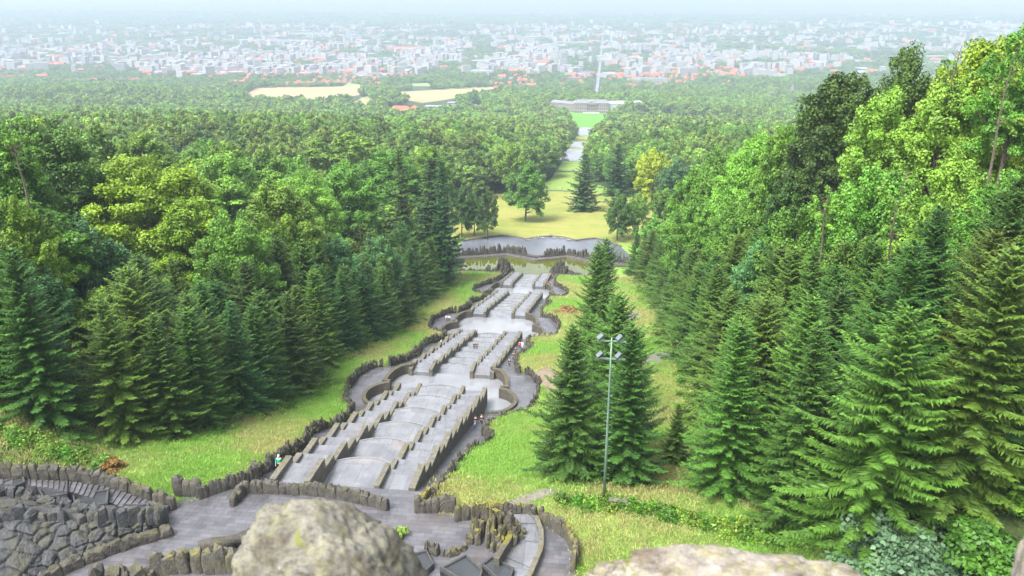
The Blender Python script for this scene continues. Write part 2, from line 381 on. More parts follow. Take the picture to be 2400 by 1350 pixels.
def drape(name, poly, dz, mat, res=None, fn=None):
    """a thin sheet following the ground inside a polygon of (x, y); grid resampled by rows"""
    xs = [p[0] for p in poly]; ys = [p[1] for p in poly]
    res = res or max(max(xs)-min(xs), max(ys)-min(ys))/40
    rows = np.arange(min(ys), max(ys)+res*.5, res); strips = []
    for y in rows:
        y = min(max(y, min(ys)+1e-3), max(ys)-1e-3); c = []
        for i in range(len(poly)):
            (ax, ay), (bx, by) = poly[i], poly[(i+1) % len(poly)]
            if (ay > y) != (by > y): c.append(ax+(bx-ax)*(y-ay)/(by-ay))
        if len(c) >= 2: strips.append((y, min(c), max(c)))
    n = 14; v = []; f = []
    for y, a_, b_ in strips:
        for j in range(n+1):
            x = a_+(b_-a_)*j/n; v.append((x, y, ground(x-AX, y)+dz))
    for i in range(len(strips)-1):
        for j in range(n): k = i*(n+1)+j; f.append((k, k+1, k+n+2, k+n+1))
    return link(name, mesh_np(name, v, f, mat, smooth=True))

# ------------------------------------------------------------------ rocks
_ico = bmesh.new(); bmesh.ops.create_icosphere(_ico, subdivisions=2, radius=1.0)
ICV = [v.co.copy() for v in _ico.verts]; ICF = [tuple(v.index for v in f.verts) for f in _ico.faces]; _ico.free()
ICN = np.array(ICV)
BOXY = np.sign(ICN)*np.abs(ICN)**.55; BOXY /= np.abs(BOXY).max(axis=0)
R1 = random.Random(11)
def stone(mb, c, sx, sy, sz, rot=0, tilt=0, rough=.12, seed=None):
    """one upright weathered block, c = centre of its foot"""
    s0 = seed if seed is not None else R1.random()*1000
    v = BOXY*np.array([sx/2, sy/2, sz/2]); v[:, 2] += sz/2
    taper = 1-.22*R1.random()*(v[:, 2]/sz); v[:, 0] *= taper; v[:, 1] *= taper
    q = ICN*1.7+s0
    d = np.array([noise.noise(Vector(p)) for p in q])
    v *= (1+rough*2.2*d)[:, None]
    tx = math.tan(tilt); v[:, 0] += v[:, 2]*tx
    ca_, sa_ = math.cos(rot), math.sin(rot); x = v[:, 0]*ca_-v[:, 1]*sa_+c[0]; y = v[:, 0]*sa_+v[:, 1]*ca_+c[1]
    mb.add(np.stack([x, y, v[:, 2]+c[2]], 1).tolist(), ICF)
def resample(pts, step):
    out = []; pts = [Vector(p) for p in pts]; acc = 0.0
    for a_, b_ in zip(pts, pts[1:]):
        L_ = (b_-a_).length
        while acc < L_: out.append((a_.lerp(b_, acc/L_), (b_-a_).normalized())); acc += step*R1.uniform(.75, 1.3)
        acc -= L_
    return out
def rock_wall(label, pts, h=1.6, wdt=.85, thick=.7, jag=.35, mat='rock', sink=.5, name="rock_wall", group=None, parent=None, cat="rock wall", neat=False):
    mb = MB(); s0 = R1.random()*99; dist = 0.0; last = None
    for p, d in resample(pts, wdt*.72):
        dist += (p-last).length if last else 0; last = p
        if neat:
            hh = h*(1+jag*R1.uniform(-1, 1)); k_ = R1.uniform(.85, 1.25)
            stone(mb, (p.x+R1.uniform(-.05,.05), p.y+R1.uniform(-.05,.05), p.z-sink), wdt*k_, thick*R1.uniform(.85,1.15), hh+sink, math.atan2(d.y, d.x)+R1.uniform(-.12,.12), R1.uniform(-.05,.05), .10)
            continue
        big = R1.random() < .18; hh = h*(1+jag*1.1*noise.noise(Vector((dist*.45, s0, 0)))*2+jag*.7*R1.uniform(-1, .8)); hh = max(h*.35, hh)
        rot = math.atan2(d.y, d.x)+R1.uniform(-.35, .35)
        stone(mb, (p.x+R1.uniform(-.12,.12), p.y+R1.uniform(-.12,.12), p.z-sink), wdt*(R1.uniform(1.2,1.7) if big else R1.uniform(.55,1.15)), thick*R1.uniform(.7,1.3), hh+sink, rot, R1.uniform(-.2,.2), .17)
    o = mb.build(name, M[mat], parent, smooth=False)
    return o if parent else tag(o, label, cat, group)
def boulder(name, mat, c, r, seed, sub=5, amp=.22, flat=1.0, fine=.02):
    bm = bmesh.new(); bmesh.ops.create_icosphere(bm, subdivisions=sub, radius=1.0)
    for v in bm.verts:
        p = v.co.normalized(); q = Vector((math.copysign(abs(p.x)**.75, p.x), math.copysign(abs(p.y)**.75, p.y), math.copysign(abs(p.z)**.7, p.z)))
        k = 1+amp*noise.fractal(p*1.3+Vector((seed, 0, 0)), 1.0, 2.0, 4)+fine*noise.fractal(p*9+Vector((0, seed, 0)), .7, 2.1, 5)
        v.co = Vector((q.x*r[0]*k, q.y*r[1]*k, q.z*r[2]*k))
    for f in bm.faces: f.smooth = True
    me = bpy.data.meshes.new(name); bm.to_mesh(me); bm.free(); me.materials.append(mat)
    return link(name, me, None, c)

# ------------------------------------------------------------------ paths and terrace
def strip_mesh(name, rows, mat):                    # rows of equal length of (x, y, z)
    n = len(rows[0]); v = [p for r in rows for p in r]
    f = [(i*n+j, i*n+j+1, (i+1)*n+j+1, (i+1)*n+j) for i in range(len(rows)-1) for j in range(n-1)]
    return link(name, mesh_np(name, v, f, mat))
def pathz(Y): return zA(Y)-PATH_DROP if Y > 70 else float(np.interp(Y, [64, 70], [-46.24, zA(70)-PATH_DROP]))
for s in (-1, 1):
    rows = []
    for Y in np.arange(64, 281, .5):
        a_, b_ = uo(Y)-.1, B(Y)+1.0; z = pathz(Y)
        r = [(AX+s*(a_+(b_-a_)*k/4), Y, z) for k in range(5)]
        rows.append(r if s > 0 else r[::-1])
    struct(strip_mesh("path", rows, M['pave']))
tv = MB(); tv.prism([(AX+a_, b_) for a_, b_ in TERR], -47.4, -46.2)
struct(tv.build("terrace_pavement", M['pave']))

# ------------------------------------------------------------------ the water stairs
def flight(label, Y0, Y1, z0, z1, n):
    t = thing("water_staircase", label, "water staircase", (AX, Y0, z0), 0, "flights of the water cascade")
    L_ = (Y1-Y0)/n; dz = (z1-z0)/(n-1); H = lambda i: dz*i
    for s in (-1, 1):
        mb = MB()
        for i in range(n):
            y0 = i*L_; y1 = y0+L_ + (.02 if i < n-1 else 0)
            a_, b_ = sorted((s*3.72, s*6.72)); mb.box(a_, b_, y0, y1, H(i)-3.6-.001*i, H(i)-.35)
        mb.build("side_channel", M['tread'], t)
    # side walls climbing in long and short blocks
    for u, wd, up in ((-3.5,.62,.14),(3.5,.62,.14),(-7.0,.70,.12),(7.0,.70,.14)):
        mb = MB(); i = 0; k = 0; R2 = random.Random(int(u*10)+int(Y0))
        y = -.25
        while i < n:
            ln = L_; sw = .75+R2.uniform(-.25,.25)
            dzz = R2.uniform(-.05, .05)+(.12 if k % 2 == 0 else -.10)
            sg = 3                                   # three blocks make one stepped piece, tops leaning a little downhill
            y1 = (i+1)*L_-.25+(sw if k % 2 == 0 else -.1)
            tp = H(i)+up+dzz; lo = -4.2
            vs = [(u-wd/2,y,H(i)+lo),(u+wd/2,y,H(i)+lo),(u+wd/2,y1,H(i)+lo),(u-wd/2,y1,H(i)+lo),
                  (u-wd/2,y,tp+.12),(u+wd/2,y,tp+.12),(u+wd/2,y1,tp-.1),(u-wd/2,y1,tp-.1)]
            mb.add(vs, [(3,2,1,0),(4,5,6,7),(0,1,5,4),(1,2,6,5),(2,3,7,6),(3,0,4,7)])
            y = y1; i += 1; k += 1
        bevel(mb.build("stepped_wall", M['cut'], t), .05, 2)
    # middle channel: shallow pans ending in a curved weir
    mb = MB(); nc = n//2; Lc = (Y1-Y0)/nc; seg = 14
    bow = lambda u: 1.1*(1-(u/3.3)**2)
    us = [-3.3+6.6*j/seg for j in range(seg+1)]
    for c in range(nc):
        z = H(2*c+1)-1.1; last = c == nc-1
        ya = c*Lc-.6 if c else -.2; yb = (c+1)*Lc-.6
        v = []
        for u in us: v += [(u, ya+(bow(u) if c else 0), z+.35), (u, yb+bow(u), z), (u, yb+bow(u), z+2*dz-.9 if not last else z-2.5)]
        f = []
        for j in range(seg): a_ = 3*j; f += [(a_, a_+3, a_+4, a_+1), (a_+1, a_+4, a_+5, a_+2)]
        mb.add(v, f)
        lips = MB()
        for j in range(seg):
            u0, u1 = us[j], us[j+1]; y0, y1 = yb+bow(u0), yb+bow(u1)
            vs = [(u0,y0-.16,z-.1),(u1,y1-.16,z-.1),(u1,y1+.05,z-.1),(u0,y0+.05,z-.1),(u0,y0-.16,z+.07),(u1,y1-.16,z+.07),(u1,y1+.05,z+.07),(u0,y0+.05,z+.07)]
            lips.add(vs, [(3,2,1,0),(4,5,6,7),(0,1,5,4),(2,3,7,6)])
        lips.build("curved_weir", M['lip'], t)
    mb.build("middle_channel", M['centre'], t);
    return t
flight("nearest flight of the grey cascade, right below the terrace", 65.0, 113, -46.5, -61.0, 13)
flight("second flight of the cascade, with a couple walking in its middle", 121.5, 171, -62.6, -76.6, 14)
flight("third flight of the cascade, between the two smaller round basins", 184.5, 236, -78.2, -92.0, 14)
flight("farthest flight of the cascade, running into the green pond", 245, 279.5, -93.4, -101.4, 10)

def basin(Yc, label, zw):
    t = thing("round_basin", label, "basin", (AX, Yc, zw), 0, "pools between the flights")
    for s in (-1, 1):
        mb = MB(); Ys = list(np.arange(-6.3, 10.6, .3)); th = .62
        pts = [(uo(Yc+d), d) for d in Ys]
        pts = [(7.1, -6.3)]+pts+[(7.25, 10.8)]
        for (ua, ya), (ub, yb) in zip(pts, pts[1:]):
            d = Vector((ub-ua, yb-ya)); L_ = d.length
            if L_ < 1e-4: continue
            n_ = Vector((-d.y, d.x))/L_; e = d/L_*.12
            P = [(ua-e.x, ya-e.y), (ub+e.x, yb+e.y), (ub+e.x+n_.x*th, yb+e.y+n_.y*th), (ua-e.x+n_.x*th, ya-e.y+n_.y*th)]
            P = [(s*a_, b_) for a_, b_ in P]; mb.prism(P, -1.5, 1.75+R1.uniform(0,.012))
        mb.build("curved_wall", M['kerb'], t)
    rows = []
    for d in np.arange(-6.3, 10.7, .3):
        o = uo(Yc+d)-.15; rows.append([(AX+o*k/6, Yc+d, zw) for k in range(-6, 7)])
    struct(strip_mesh("pool_water", rows, M['water']))
    return t
def basin_all():
    for Yc, lab, zw in ((112, "largest round-lobed basin, below the nearest flight", -63.6), (174, "middle round-lobed basin, below the couple on the stairs", -79.4),
                        (235.5, "smallest round-lobed basin, nearest the green pond", -94.7)):
        basin(Yc, lab, zw)
basin_all()

# boundary rock walls of the cascade
def bl(s, a_, b_, st=1.0):
    return [(AX+s*(B(Y)+.15), Y, pathz(Y)) for Y in np.arange(a_, b_, st)]
STR = [(66,103,"nearest flight"),(103,124,"largest basin"),(124,167,"second flight"),(167,188,"middle basin"),(188,230,"third flight"),(230,250,"smallest basin"),(250,279,"farthest flight")]
for s, side in ((-1,"left"),(1,"right")):
    for a_, b_, w_ in STR:
        rock_wall(f"jagged dark standing stones along the {side} side of the {w_}", bl(s, a_, b_), 1.5 if s < 0 else 1.35, .46, .55, .22, group="standing stone walls beside the cascade")

# ------------------------------------------------------------------ the pond, grotto rocks and wet plaza
pz = -102.9
tagp = MB(); tagp.prism([(AX-27,277.5),(AX+27,277.5),(AX+27,297.5),(AX+22,296.5),(AX+12,300),(AX,295.5),(AX-12,300),(AX-24,296),(AX-27,296)], pz-1.2, pz)
struct(tagp.build("pond_water", M['algae']))
def band(name, pts, wdt, z0, z1, mat, par=None):    # low wall or kerb along a polyline
    mb = MB()
    for (x0, y0), (x1, y1) in zip(pts, pts[1:]):
        d = Vector((x1-x0, y1-y0)); L_ = d.length; n_ = Vector((-d.y, d.x))/L_*wdt/2; e = d/L_*wdt*.2
        mb.prism([(x0-e.x-n_.x,y0-e.y-n_.y),(x1+e.x-n_.x,y1+e.y-n_.y),(x1+e.x+n_.x,y1+e.y+n_.y),(x0-e.x+n_.x,y0-e.y+n_.y)], z0, z1+R1.uniform(0,.01))
    return mb.build(name, mat, par)
WP = [(AX-38,294),(AX-26,295.5),(AX-12,300.6),(AX,295.4),(AX+12,300.6),(AX+23,295.5),(AX+36,293)]
rows = [[(x, y-.2, -102.2), (x, y+1.4, -102.2), (x, y+3.2, -102.2)] for x, y in WP]
struct(strip_mesh("ledge_path", rows, M['pave']))
tag(band("pond_kerb", WP, .5, -104, -102.0, M['cut']), "low dark kerb zigzagging round the far edge of the pond", "kerb")
WR = [Vector((x, y+3.0, -102.2)) for x, y in WP]
tag(band("grotto_wall", [(p.x, p.y+.3) for p in WR], 1.6, -113, -101.6, M['rock']), "dark retaining wall under the jagged stones, dropping to the wet plaza", "retaining wall")
rock_wall("tall jagged grotto wall zigzagging behind the green pond", WR[:4][:3]+[Vector((AX-3.5, 300.0, -102.2))], 2.9, 1.0, 1.2, .25, sink=.9, group=None)
rock_wall("tall jagged grotto wall right of the pond gap, ending behind the spruce", [Vector((AX+3.5, 300.0, -102.2))]+WR[4:], 2.9, 1.0, 1.2, .25, sink=.9)
def mound(label, u, Y, z, rx, ry, h, mat='rock', n=70, wd=.9):
    mb = MB(); R2 = random.Random(int(u*7+Y))
    for i in range(n):
        a_ = R2.random()*6.283; r = math.sqrt(R2.random()); x = AX+u+math.cos(a_)*r*rx; y = Y+math.sin(a_)*r*ry
        stone(mb, (x, y, z-.5), wd*R2.uniform(.7,1.3), wd*R2.uniform(.7,1.3), .5+h*(1-r**1.6)*R2.uniform(.75,1.1)+.6, R2.random()*3, R2.uniform(-.15,.15), .15)
    return tag(mb.build("rock_mound", M[mat]), label, "rock mound")
mound("conical mound of dark rocks left of the cascade's mouth at the pond", -10.6, 281.5, -102.6, 3.8, 3.6, 5.2)
mound("conical mound of dark rocks right of the cascade's mouth at the pond", 10.2, 281.5, -102.6, 3.8, 3.6, 5.0)
rock_wall("low row of rocks left of the mound on the near pond bank", [(AX-26,277,-102.3),(AX-18,278.5,-102.3),(AX-13,280,-102.3)], 1.7, .9, .9, .3)
rock_wall("low row of rocks right of the mound on the near pond bank", [(AX+13,280,-102.3),(AX+20,277.5,-102.3),(AX+27,274.5,-101.5)], 1.7, .9, .9, .3)
rows = [[(AX+s0*u, y, -102.15 if abs(s0*u) > 9 else -102.15) for u, y in ((27,y0),(14,y0),(9,y0))] for s0 in (1,) for y0 in (272.5,274.5,276.5,278.2)]
struct(strip_mesh("bank_path", [[(AX+9.2, y, zA(y)+.12), (AX+16, y, zA(y)+.12), (AX+27, y, zA(y)+.12)] for y in (272.5,275,277.6)], M['gravel']))
struct(strip_mesh("bank_path", [[(AX-27, y, zA(y)+.12), (AX-16, y, zA(y)+.12), (AX-9.2, y, zA(y)+.12)] for y in (272.5,275,277.6)], M['gravel']))
# plaza
PE = [(1085,566),(1120,560),(1150,556),(1180,554),(1205,556),(1232,562),(1262,557),(1290,555),(1320,558),(1350,565),(1372,562),(1395,560),(1425,566),(1455,579)]
far = [W(px, py, -111.9) for px, py in PE]
pm = MB(); pm.prism([(p.x, p.y) for p in far]+[(AX+42, 322), (AX+20, 307), (AX-20, 307), (AX-42, 322)], -112.4, -111.86)
struct(pm.build("plaza_pavement", M['plaza']))
tag(band("plaza_kerb", [(p.x, p.y+.4) for p in far], .8, -112.3, -111.3, M['cut']), "low dark kerb scalloped round the far edge of the wet plaza", "kerb")
for i, px in enumerate((1240,1256,1272,1300,1316,1332)):
    p = W(px, np.interp(px, [q[0] for q in PE], [q[1] for q in PE])+.3, -111.9)
    t = thing("park_bench", f"white backless bench at the plaza's far edge, {ORD[i]} from the left", "bench", (p.x, p.y-1.4, -111.86), rad((px-1286)*-.35), "white benches on the plaza")
    MB().box(-1.1,1.1,-.25,.25,.42,.52).build("seat", M['white'], t)
    for sx in (-.85,.85): MB().box(sx-.08,sx+.08,-.22,.22,0,.42).build("leg", M['cut'], t)

# ------------------------------------------------------------------ terrace stonework
TZ = -46.2
def P3(pts, z=TZ): return [W(a_, b_, z) for a_, b_ in pts]
rock_wall("row of squat stones between the terrace and the first step of the cascade", P3([(550,1182),(572,1152),(640,1154),(740,1158),(800,1168),(880,1184),(908,1194)]), 1.2, .85, .75, .10, neat=True)
rock_wall("mossy standing stones from the square block to the left of the cascade", P3([(472,1168),(520,1150),(560,1138),(600,1120)])+[Vector((AX-9.6, 66.5, -46.8))], 1.35, .6, .6, .14, neat=True)
mb = MB()
for px in (422,443,462): p = W(px, 1160, TZ); stone(mb, (p.x, p.y, TZ-.2), 1.0, .9, 2.1+R1.uniform(-.2,.3), .1, 0, .08)
tag(mb.build("stone_block", M['rock']), "squared rock block standing at the foot of the curved stairs", "stone block")
t = thing("stone_gatepost_wall", "grey stone wall with a carved gable stone right of the cascade's top", "stone wall", W(1020, 1197, TZ))
b0 = t.location.copy(); mb = MB()
for px, hh, wd in ((980,1.7,.7),(992,1.2,.7),(1006,1.3,.8),(1022,1.5,.8)):
    p = W(px, 1198, TZ)-b0; stone(mb, (p.x, p.y, -.3), wd, .8, hh+.3, .1, 0, .08)
p = W(1063, 1198, TZ)-b0; stone(mb, (p.x, p.y, -.3), .55, .8, 1.9, .1, 0, .08)
mb.build("wall_stones", M['rock'], t)
p = W(1044, 1197, TZ)-b0; mb = MB(); hw = .62
prof = [(-hw,-.2),(hw,-.2),(hw,1.15),(0,1.75),(-hw,1.15)]
vs = [(p.x+a_, p.y-.3, b_) for a_, b_ in prof]+[(p.x+a_, p.y+.35, b_) for a_, b_ in prof]
mb.add(vs, [(0,1,2,3,4),(9,8,7,6,5)]+[(i,i+5,(i+1)%5+5,(i+1)%5) for i in range(5)])
mb.build("gable_stone", M['rockmoss'], t)
mb = MB()
for sgn in (-1,1):
    for a_, b_ in (((0,1.3),(sgn*.45,.7)),((0,.9),(sgn*.4,.3))):
        mb.tube([(p.x+a_[0], p.y-.32, a_[1]), (p.x+b_[0], p.y-.32, b_[1])], [.045,.045], 5)
mb.build("carving", M['cut'], t)
rock_wall("low mossy stones between the meadow and the right side of the stairs' top", [Vector((AX+9.7,66.5,-47)), W(1010,1165,-46.4), W(985,1188,TZ)], 1.0, .6, .6, .2, mat='rockmoss')

# left horseshoe stair
def lerp_poly(pts, t):
    n = len(pts)-1; i = min(int(t*n), n-1); return Vector(pts[i]).lerp(Vector(pts[i+1]), t*n-i)
def zl(px): return float(np.interp(px, [0,155,392], [-42.2,-43.5,-46.1]))
outer = [W(a_, b_, zl(a_)) for a_, b_ in ((398,1196),(345,1178),(290,1158),(235,1142),(180,1132),(120,1126),(60,1124),(-40,1124))]
inner = [W(a_, b_, zl(a_)) for a_, b_ in ((352,1222),(318,1200),(268,1182),(220,1168),(170,1154),(120,1144),(60,1138),(-40,1134))]
t = thing("curved_staircase", "curved stone staircase climbing left from the terrace beside three water troughs", "staircase", (outer[0].x, outer[0].y, TZ))
b0 = t.location.copy(); mb = MB(); ns_ = 30
for i in range(ns_):
    a0, a1 = lerp_poly(outer, i/ns_)-b0, lerp_poly(outer, (i+1.02)/ns_ if i < ns_-1 else 1)-b0
    c0, c1 = lerp_poly(inner, i/ns_)-b0, lerp_poly(inner, (i+1.02)/ns_ if i < ns_-1 else 1)-b0
    z = max(a0.z, c0.z)+.08
    mb.prism([(a0.x,a0.y),(a1.x,a1.y),(c1.x,c1.y),(c0.x,c0.y)], -1.2-.003*i, z)
mb.build("steps", M['pave'], t)
def trough(par, b0, corners, z, zb, label=None):
    """a stone water trough: a rim round a sheet of still water, corners = four (x, y)"""
    mb = MB(); C = [Vector((c[0]-b0.x, c[1]-b0.y)) for c in corners]; cen = sum(C, Vector((0,0)))/4
    mb.prism([tuple(c) for c in C], zb-b0.z, z-b0.z-.25)
    for i in range(4):
        a_, b_ = C[i], C[(i+1)%4]; ia, ib = a_.lerp(cen, .13), b_.lerp(cen, .13)
        mb.prism([tuple(a_), tuple(b_), tuple(ib), tuple(ia)], zb-b0.z-.01*i, z-b0.z+.04*i+.05)
    o = bevel(mb.build("trough", M['grotto'], par), .04)
    wv = MB(); n4 = [c.lerp(cen, .12) for c in C]; wv.add([(c.x, c.y, z-b0.z-.12) for c in n4], [(0,1,2,3) if (n4[1]-n4[0]).cross(n4[2]-n4[1]) > 0 else (3,2,1,0)])
    wv.build("still_water", M['trough'], o)
for cs, z in ((((258,1182),(352,1180),(332,1216),(256,1214)), -44.9), (((168,1158),(256,1146),(252,1182),(176,1190)), -44.1),
              (((86,1140),(160,1126),(158,1158),(100,1168)), -43.4), (((-30,1140),(55,1112),(60,1130),(-20,1165)), -42.4)):
    trough(t, b0, [W(a_, b_, z) for a_, b_ in cs], z, -46.4)
rock_wall("rounded boulder parapet behind the curved staircase at lower left", [p+Vector((0,.45,0)) for p in outer], 1.35, .95, .9, .10, neat=True)
# craggy grotto front
t = thing("grotto_front", "craggy sloping rock front of the grotto below the water troughs", "rock face", W(200, 1300, TZ))
b0 = t.location.copy()
up = [W(a_, b_, z) for a_, b_, z in ((372,1212,-45.2),(335,1214,-44.9),(256,1212,-44.8),(178,1190,-44.3),(100,1168,-43.9),(40,1150,-43.2),(-60,1150,-42.9))]
lowp = [W(a_, b_, TZ) for a_, b_ in ((384,1246),(330,1262),(262,1284),(185,1312),(110,1350),(50,1390),(-60,1440))]
nu, nv_ = 230, 90; v = []; down = Vector((.25, -.85, .45))
for i in range(nu):
    a_, b_ = lerp_poly(up, i/(nu-1)), lerp_poly(lowp, i/(nu-1))
    for j in range(nv_):
        k = j/(nv_-1); kk = k**1.7; p = a_.lerp(b_, k)-b0; zz_ = a_.z+(b_.z-a_.z)*kk-b0.z+1.0*math.sin(math.pi*min(1, k*1.02))*.9
        w0 = Vector((p.x*.75+.4*noise.noise(p*.8), p.y*.9+.4*noise.noise(p*.8+Vector((9,0,0))), zz_*.9)); dd, pp = noise.voronoi(w0)
        cell = noise.noise(pp[0]*7.3); edge = min(1, (dd[1]-dd[0])*4.5)**.6
        hgt = .42*edge+.38*cell+.10*noise.fractal(w0*4, .8, 2.1, 3)-.35
        if j == nv_-1: hgt = -.5
        q = Vector((p.x, p.y, zz_))+down*hgt; v.append(q)
f = [(i*nv_+j, i*nv_+j+1, (i+1)*nv_+j+1, (i+1)*nv_+j) for i in range(nu-1) for j in range(nv_-1)]
link("craggy_face", mesh_np("craggy_face", v, f, M['grotto']), t)
for kk, hh, ww, nt in ((.10,.6,.8,False),(.42,1.3,1.2,True)):
    row = []
    for i in range(40):
        a_, b_ = lerp_poly(up, i/39), lerp_poly(lowp, i/39); p = a_.lerp(b_, kk); row.append(Vector((p.x+.25*math.sin(i*.9), p.y+.2*math.sin(i*1.7), a_.z+(b_.z-a_.z)*kk**1.7+.35))-b0)
    rock_wall("", row, hh, ww, .8, .3, mat='grotto', name="rock_course", parent=t, neat=nt)
rock_wall("low curved rock kerb at the foot of the grotto front", [p+Vector((.5,-.5,0)) for p in lowp], 1.0, 1.1, .9, .12, neat=True)
rock_wall("short curved rock kerb at the foot of the lowest water trough", P3([(352,1240),(378,1236),(388,1222),(380,1206),(362,1202)]), 1.15, .65, .7, .1, neat=True)
rock_wall("row of tall mossy stones just beyond the blurred boulder", P3([(372,1345),(420,1338),(480,1338),(560,1336)]), 2.2, 1.2, 1.1, .12, mat='rockmoss', neat=True)
rock_wall("leaning rocks at the bottom edge left of the mossy stone row", P3([(240,1372),(300,1366),(350,1352)]), 1.5, 1.3, 1.3, .4)
mb = MB()
pa = [W(a_, b_, TZ+.5) for a_, b_ in ((465,1282),(500,1276),(540,1272),(575,1258),(610,1240))]
mb.tube(pa, [.55,.6,.62,.6,.5], 10); o = mb.build("fallen_rock", M['rock'], smooth=True)
tag(o, "long arched dark rock lying behind the blurred boulder", "rock")

# right horseshoe stair
ring = P3([(1072,1220),(1112,1214),(1170,1208),(1235,1212),(1288,1232),(1328,1262),(1350,1298),(1344,1338)])
rock_wall("horseshoe of mossy standing stones round the right-hand ramp", ring, 1.45, .6, .6, .13, mat='rockmoss', neat=True)
t = thing("curved_ramp", "curved paved ramp and water channel inside the horseshoe of stones", "ramp", W(1240, 1280, TZ))
b0 = t.location.copy()
def strip2(name, A, Bp, z, mat, par):
    mb = MB(); n = 16
    for i in range(n):
        a0, a1, c0, c1 = lerp_poly(A, i/n), lerp_poly(A, (i+1)/n), lerp_poly(Bp, i/n), lerp_poly(Bp, (i+1)/n)
        zt = z(i/n) if callable(z) else z
        mb.prism([(p.x-b0.x, p.y-b0.y) for p in (a0, a1, c1, c0)], -.6, zt)
    return mb.build(name, mat, par)
A1 = P3([(1240,1216),(1252,1230),(1262,1258),(1262,1300),(1240,1350),(1225,1380)]); A0 = P3([(1252,1214),(1264,1230),(1274,1258),(1274,1300),(1252,1352),(1238,1380)])
B1 = P3([(1160,1218),(1188,1232),(1204,1258),(1200,1290),(1182,1318),(1170,1340)]); B0 = P3([(1148,1220),(1176,1234),(1192,1258),(1188,1288),(1170,1312),(1158,1336)])
strip2("channel_wall", A1, A0, .75, M['cut'], t)
strip2("inner_wall", B1, B0, lambda k: 1.3, M['rockmoss'], t)
strip2("water_channel", A1, B1, lambda k: .55-.13*math.floor(k*4), M['tread'], t)
strip2("ramp", A0, P3([(1288,1238),(1325,1262),(1346,1298),(1340,1345),(1330,1370),(1320,1390)]), .02, M['pave'], t)
mound("mossy heap of upright rocks inside the horseshoe of stones", 16.1, 58.3, TZ, 2.6, 1.9, 2.5, 'rockmoss', 64, .55)
rock_wall("low curved row of rocks left of the mossy heap", P3([(1000,1290),(1030,1300),(1062,1298),(1096,1284)]), .9, .6, .6, .3, mat='rockmoss')
t = thing("water_basins", "cluster of stone water basins stepping down inside the right horseshoe", "basins", W(1100, 1340, TZ)); b0 = t.location.copy()
for cs, z in ((((955,1300),(1000,1288),(1018,1322),(985,1352)), -45.7), (((1030,1330),(1092,1298),(1132,1336),(1120,1385),(1020,1380))[:4], -45.4), (((1128,1322),(1152,1304),(1206,1332),(1190,1380)), -45.6),
              ):
    trough(t, b0, [W(a_, b_, z) for a_, b_ in cs], z, -46.4)

# foreground parapet rocks, a couple of metres from the camera
p = WY(757, 1345, 1.95); o = boulder("parapet_boulder", M['lichen'], (p.x, p.y, p.z-.035), (.232,.21,.222), 4.0, 6, .17, 1, .06); o.rotation_euler = (0, 0, .2)
for v in o.data.vertices:
    k_ = v.co.z/.225; v.co.x = v.co.x*(1.13-.26*k_)-.055*k_; v.co.z -= .05*max(0, v.co.x)*max(0, k_)
tag(o, "blurred lichen-covered boulder at the bottom left of centre", "boulder")
p = WY(1765, 1474, 1.75); o = boulder("parapet_boulder", M['lichen_grey'], (p.x, p.y, p.z), (.475,.2,.155), 9.0, 6, .14, 1, .06)
tag(o, "long pale lichen rock along the bottom right edge", "boulder")
p = WY(2478, 1370, 1.9); o = boulder("parapet_boulder", M['lichen_grey'], (p.x, p.y, p.z), (.09,.12,.16), 5.0, 5, .14, 1, .06)
tag(o, "small grey rock poking in at the bottom right corner", "boulder")
o = boulder("parapet_wall", M['lichen'], (0, 1.25, -2.2), (2.2,.5,.35), 2.0, 5, .05); tag(o, "rough stone parapet below the lichen boulders", "parapet")

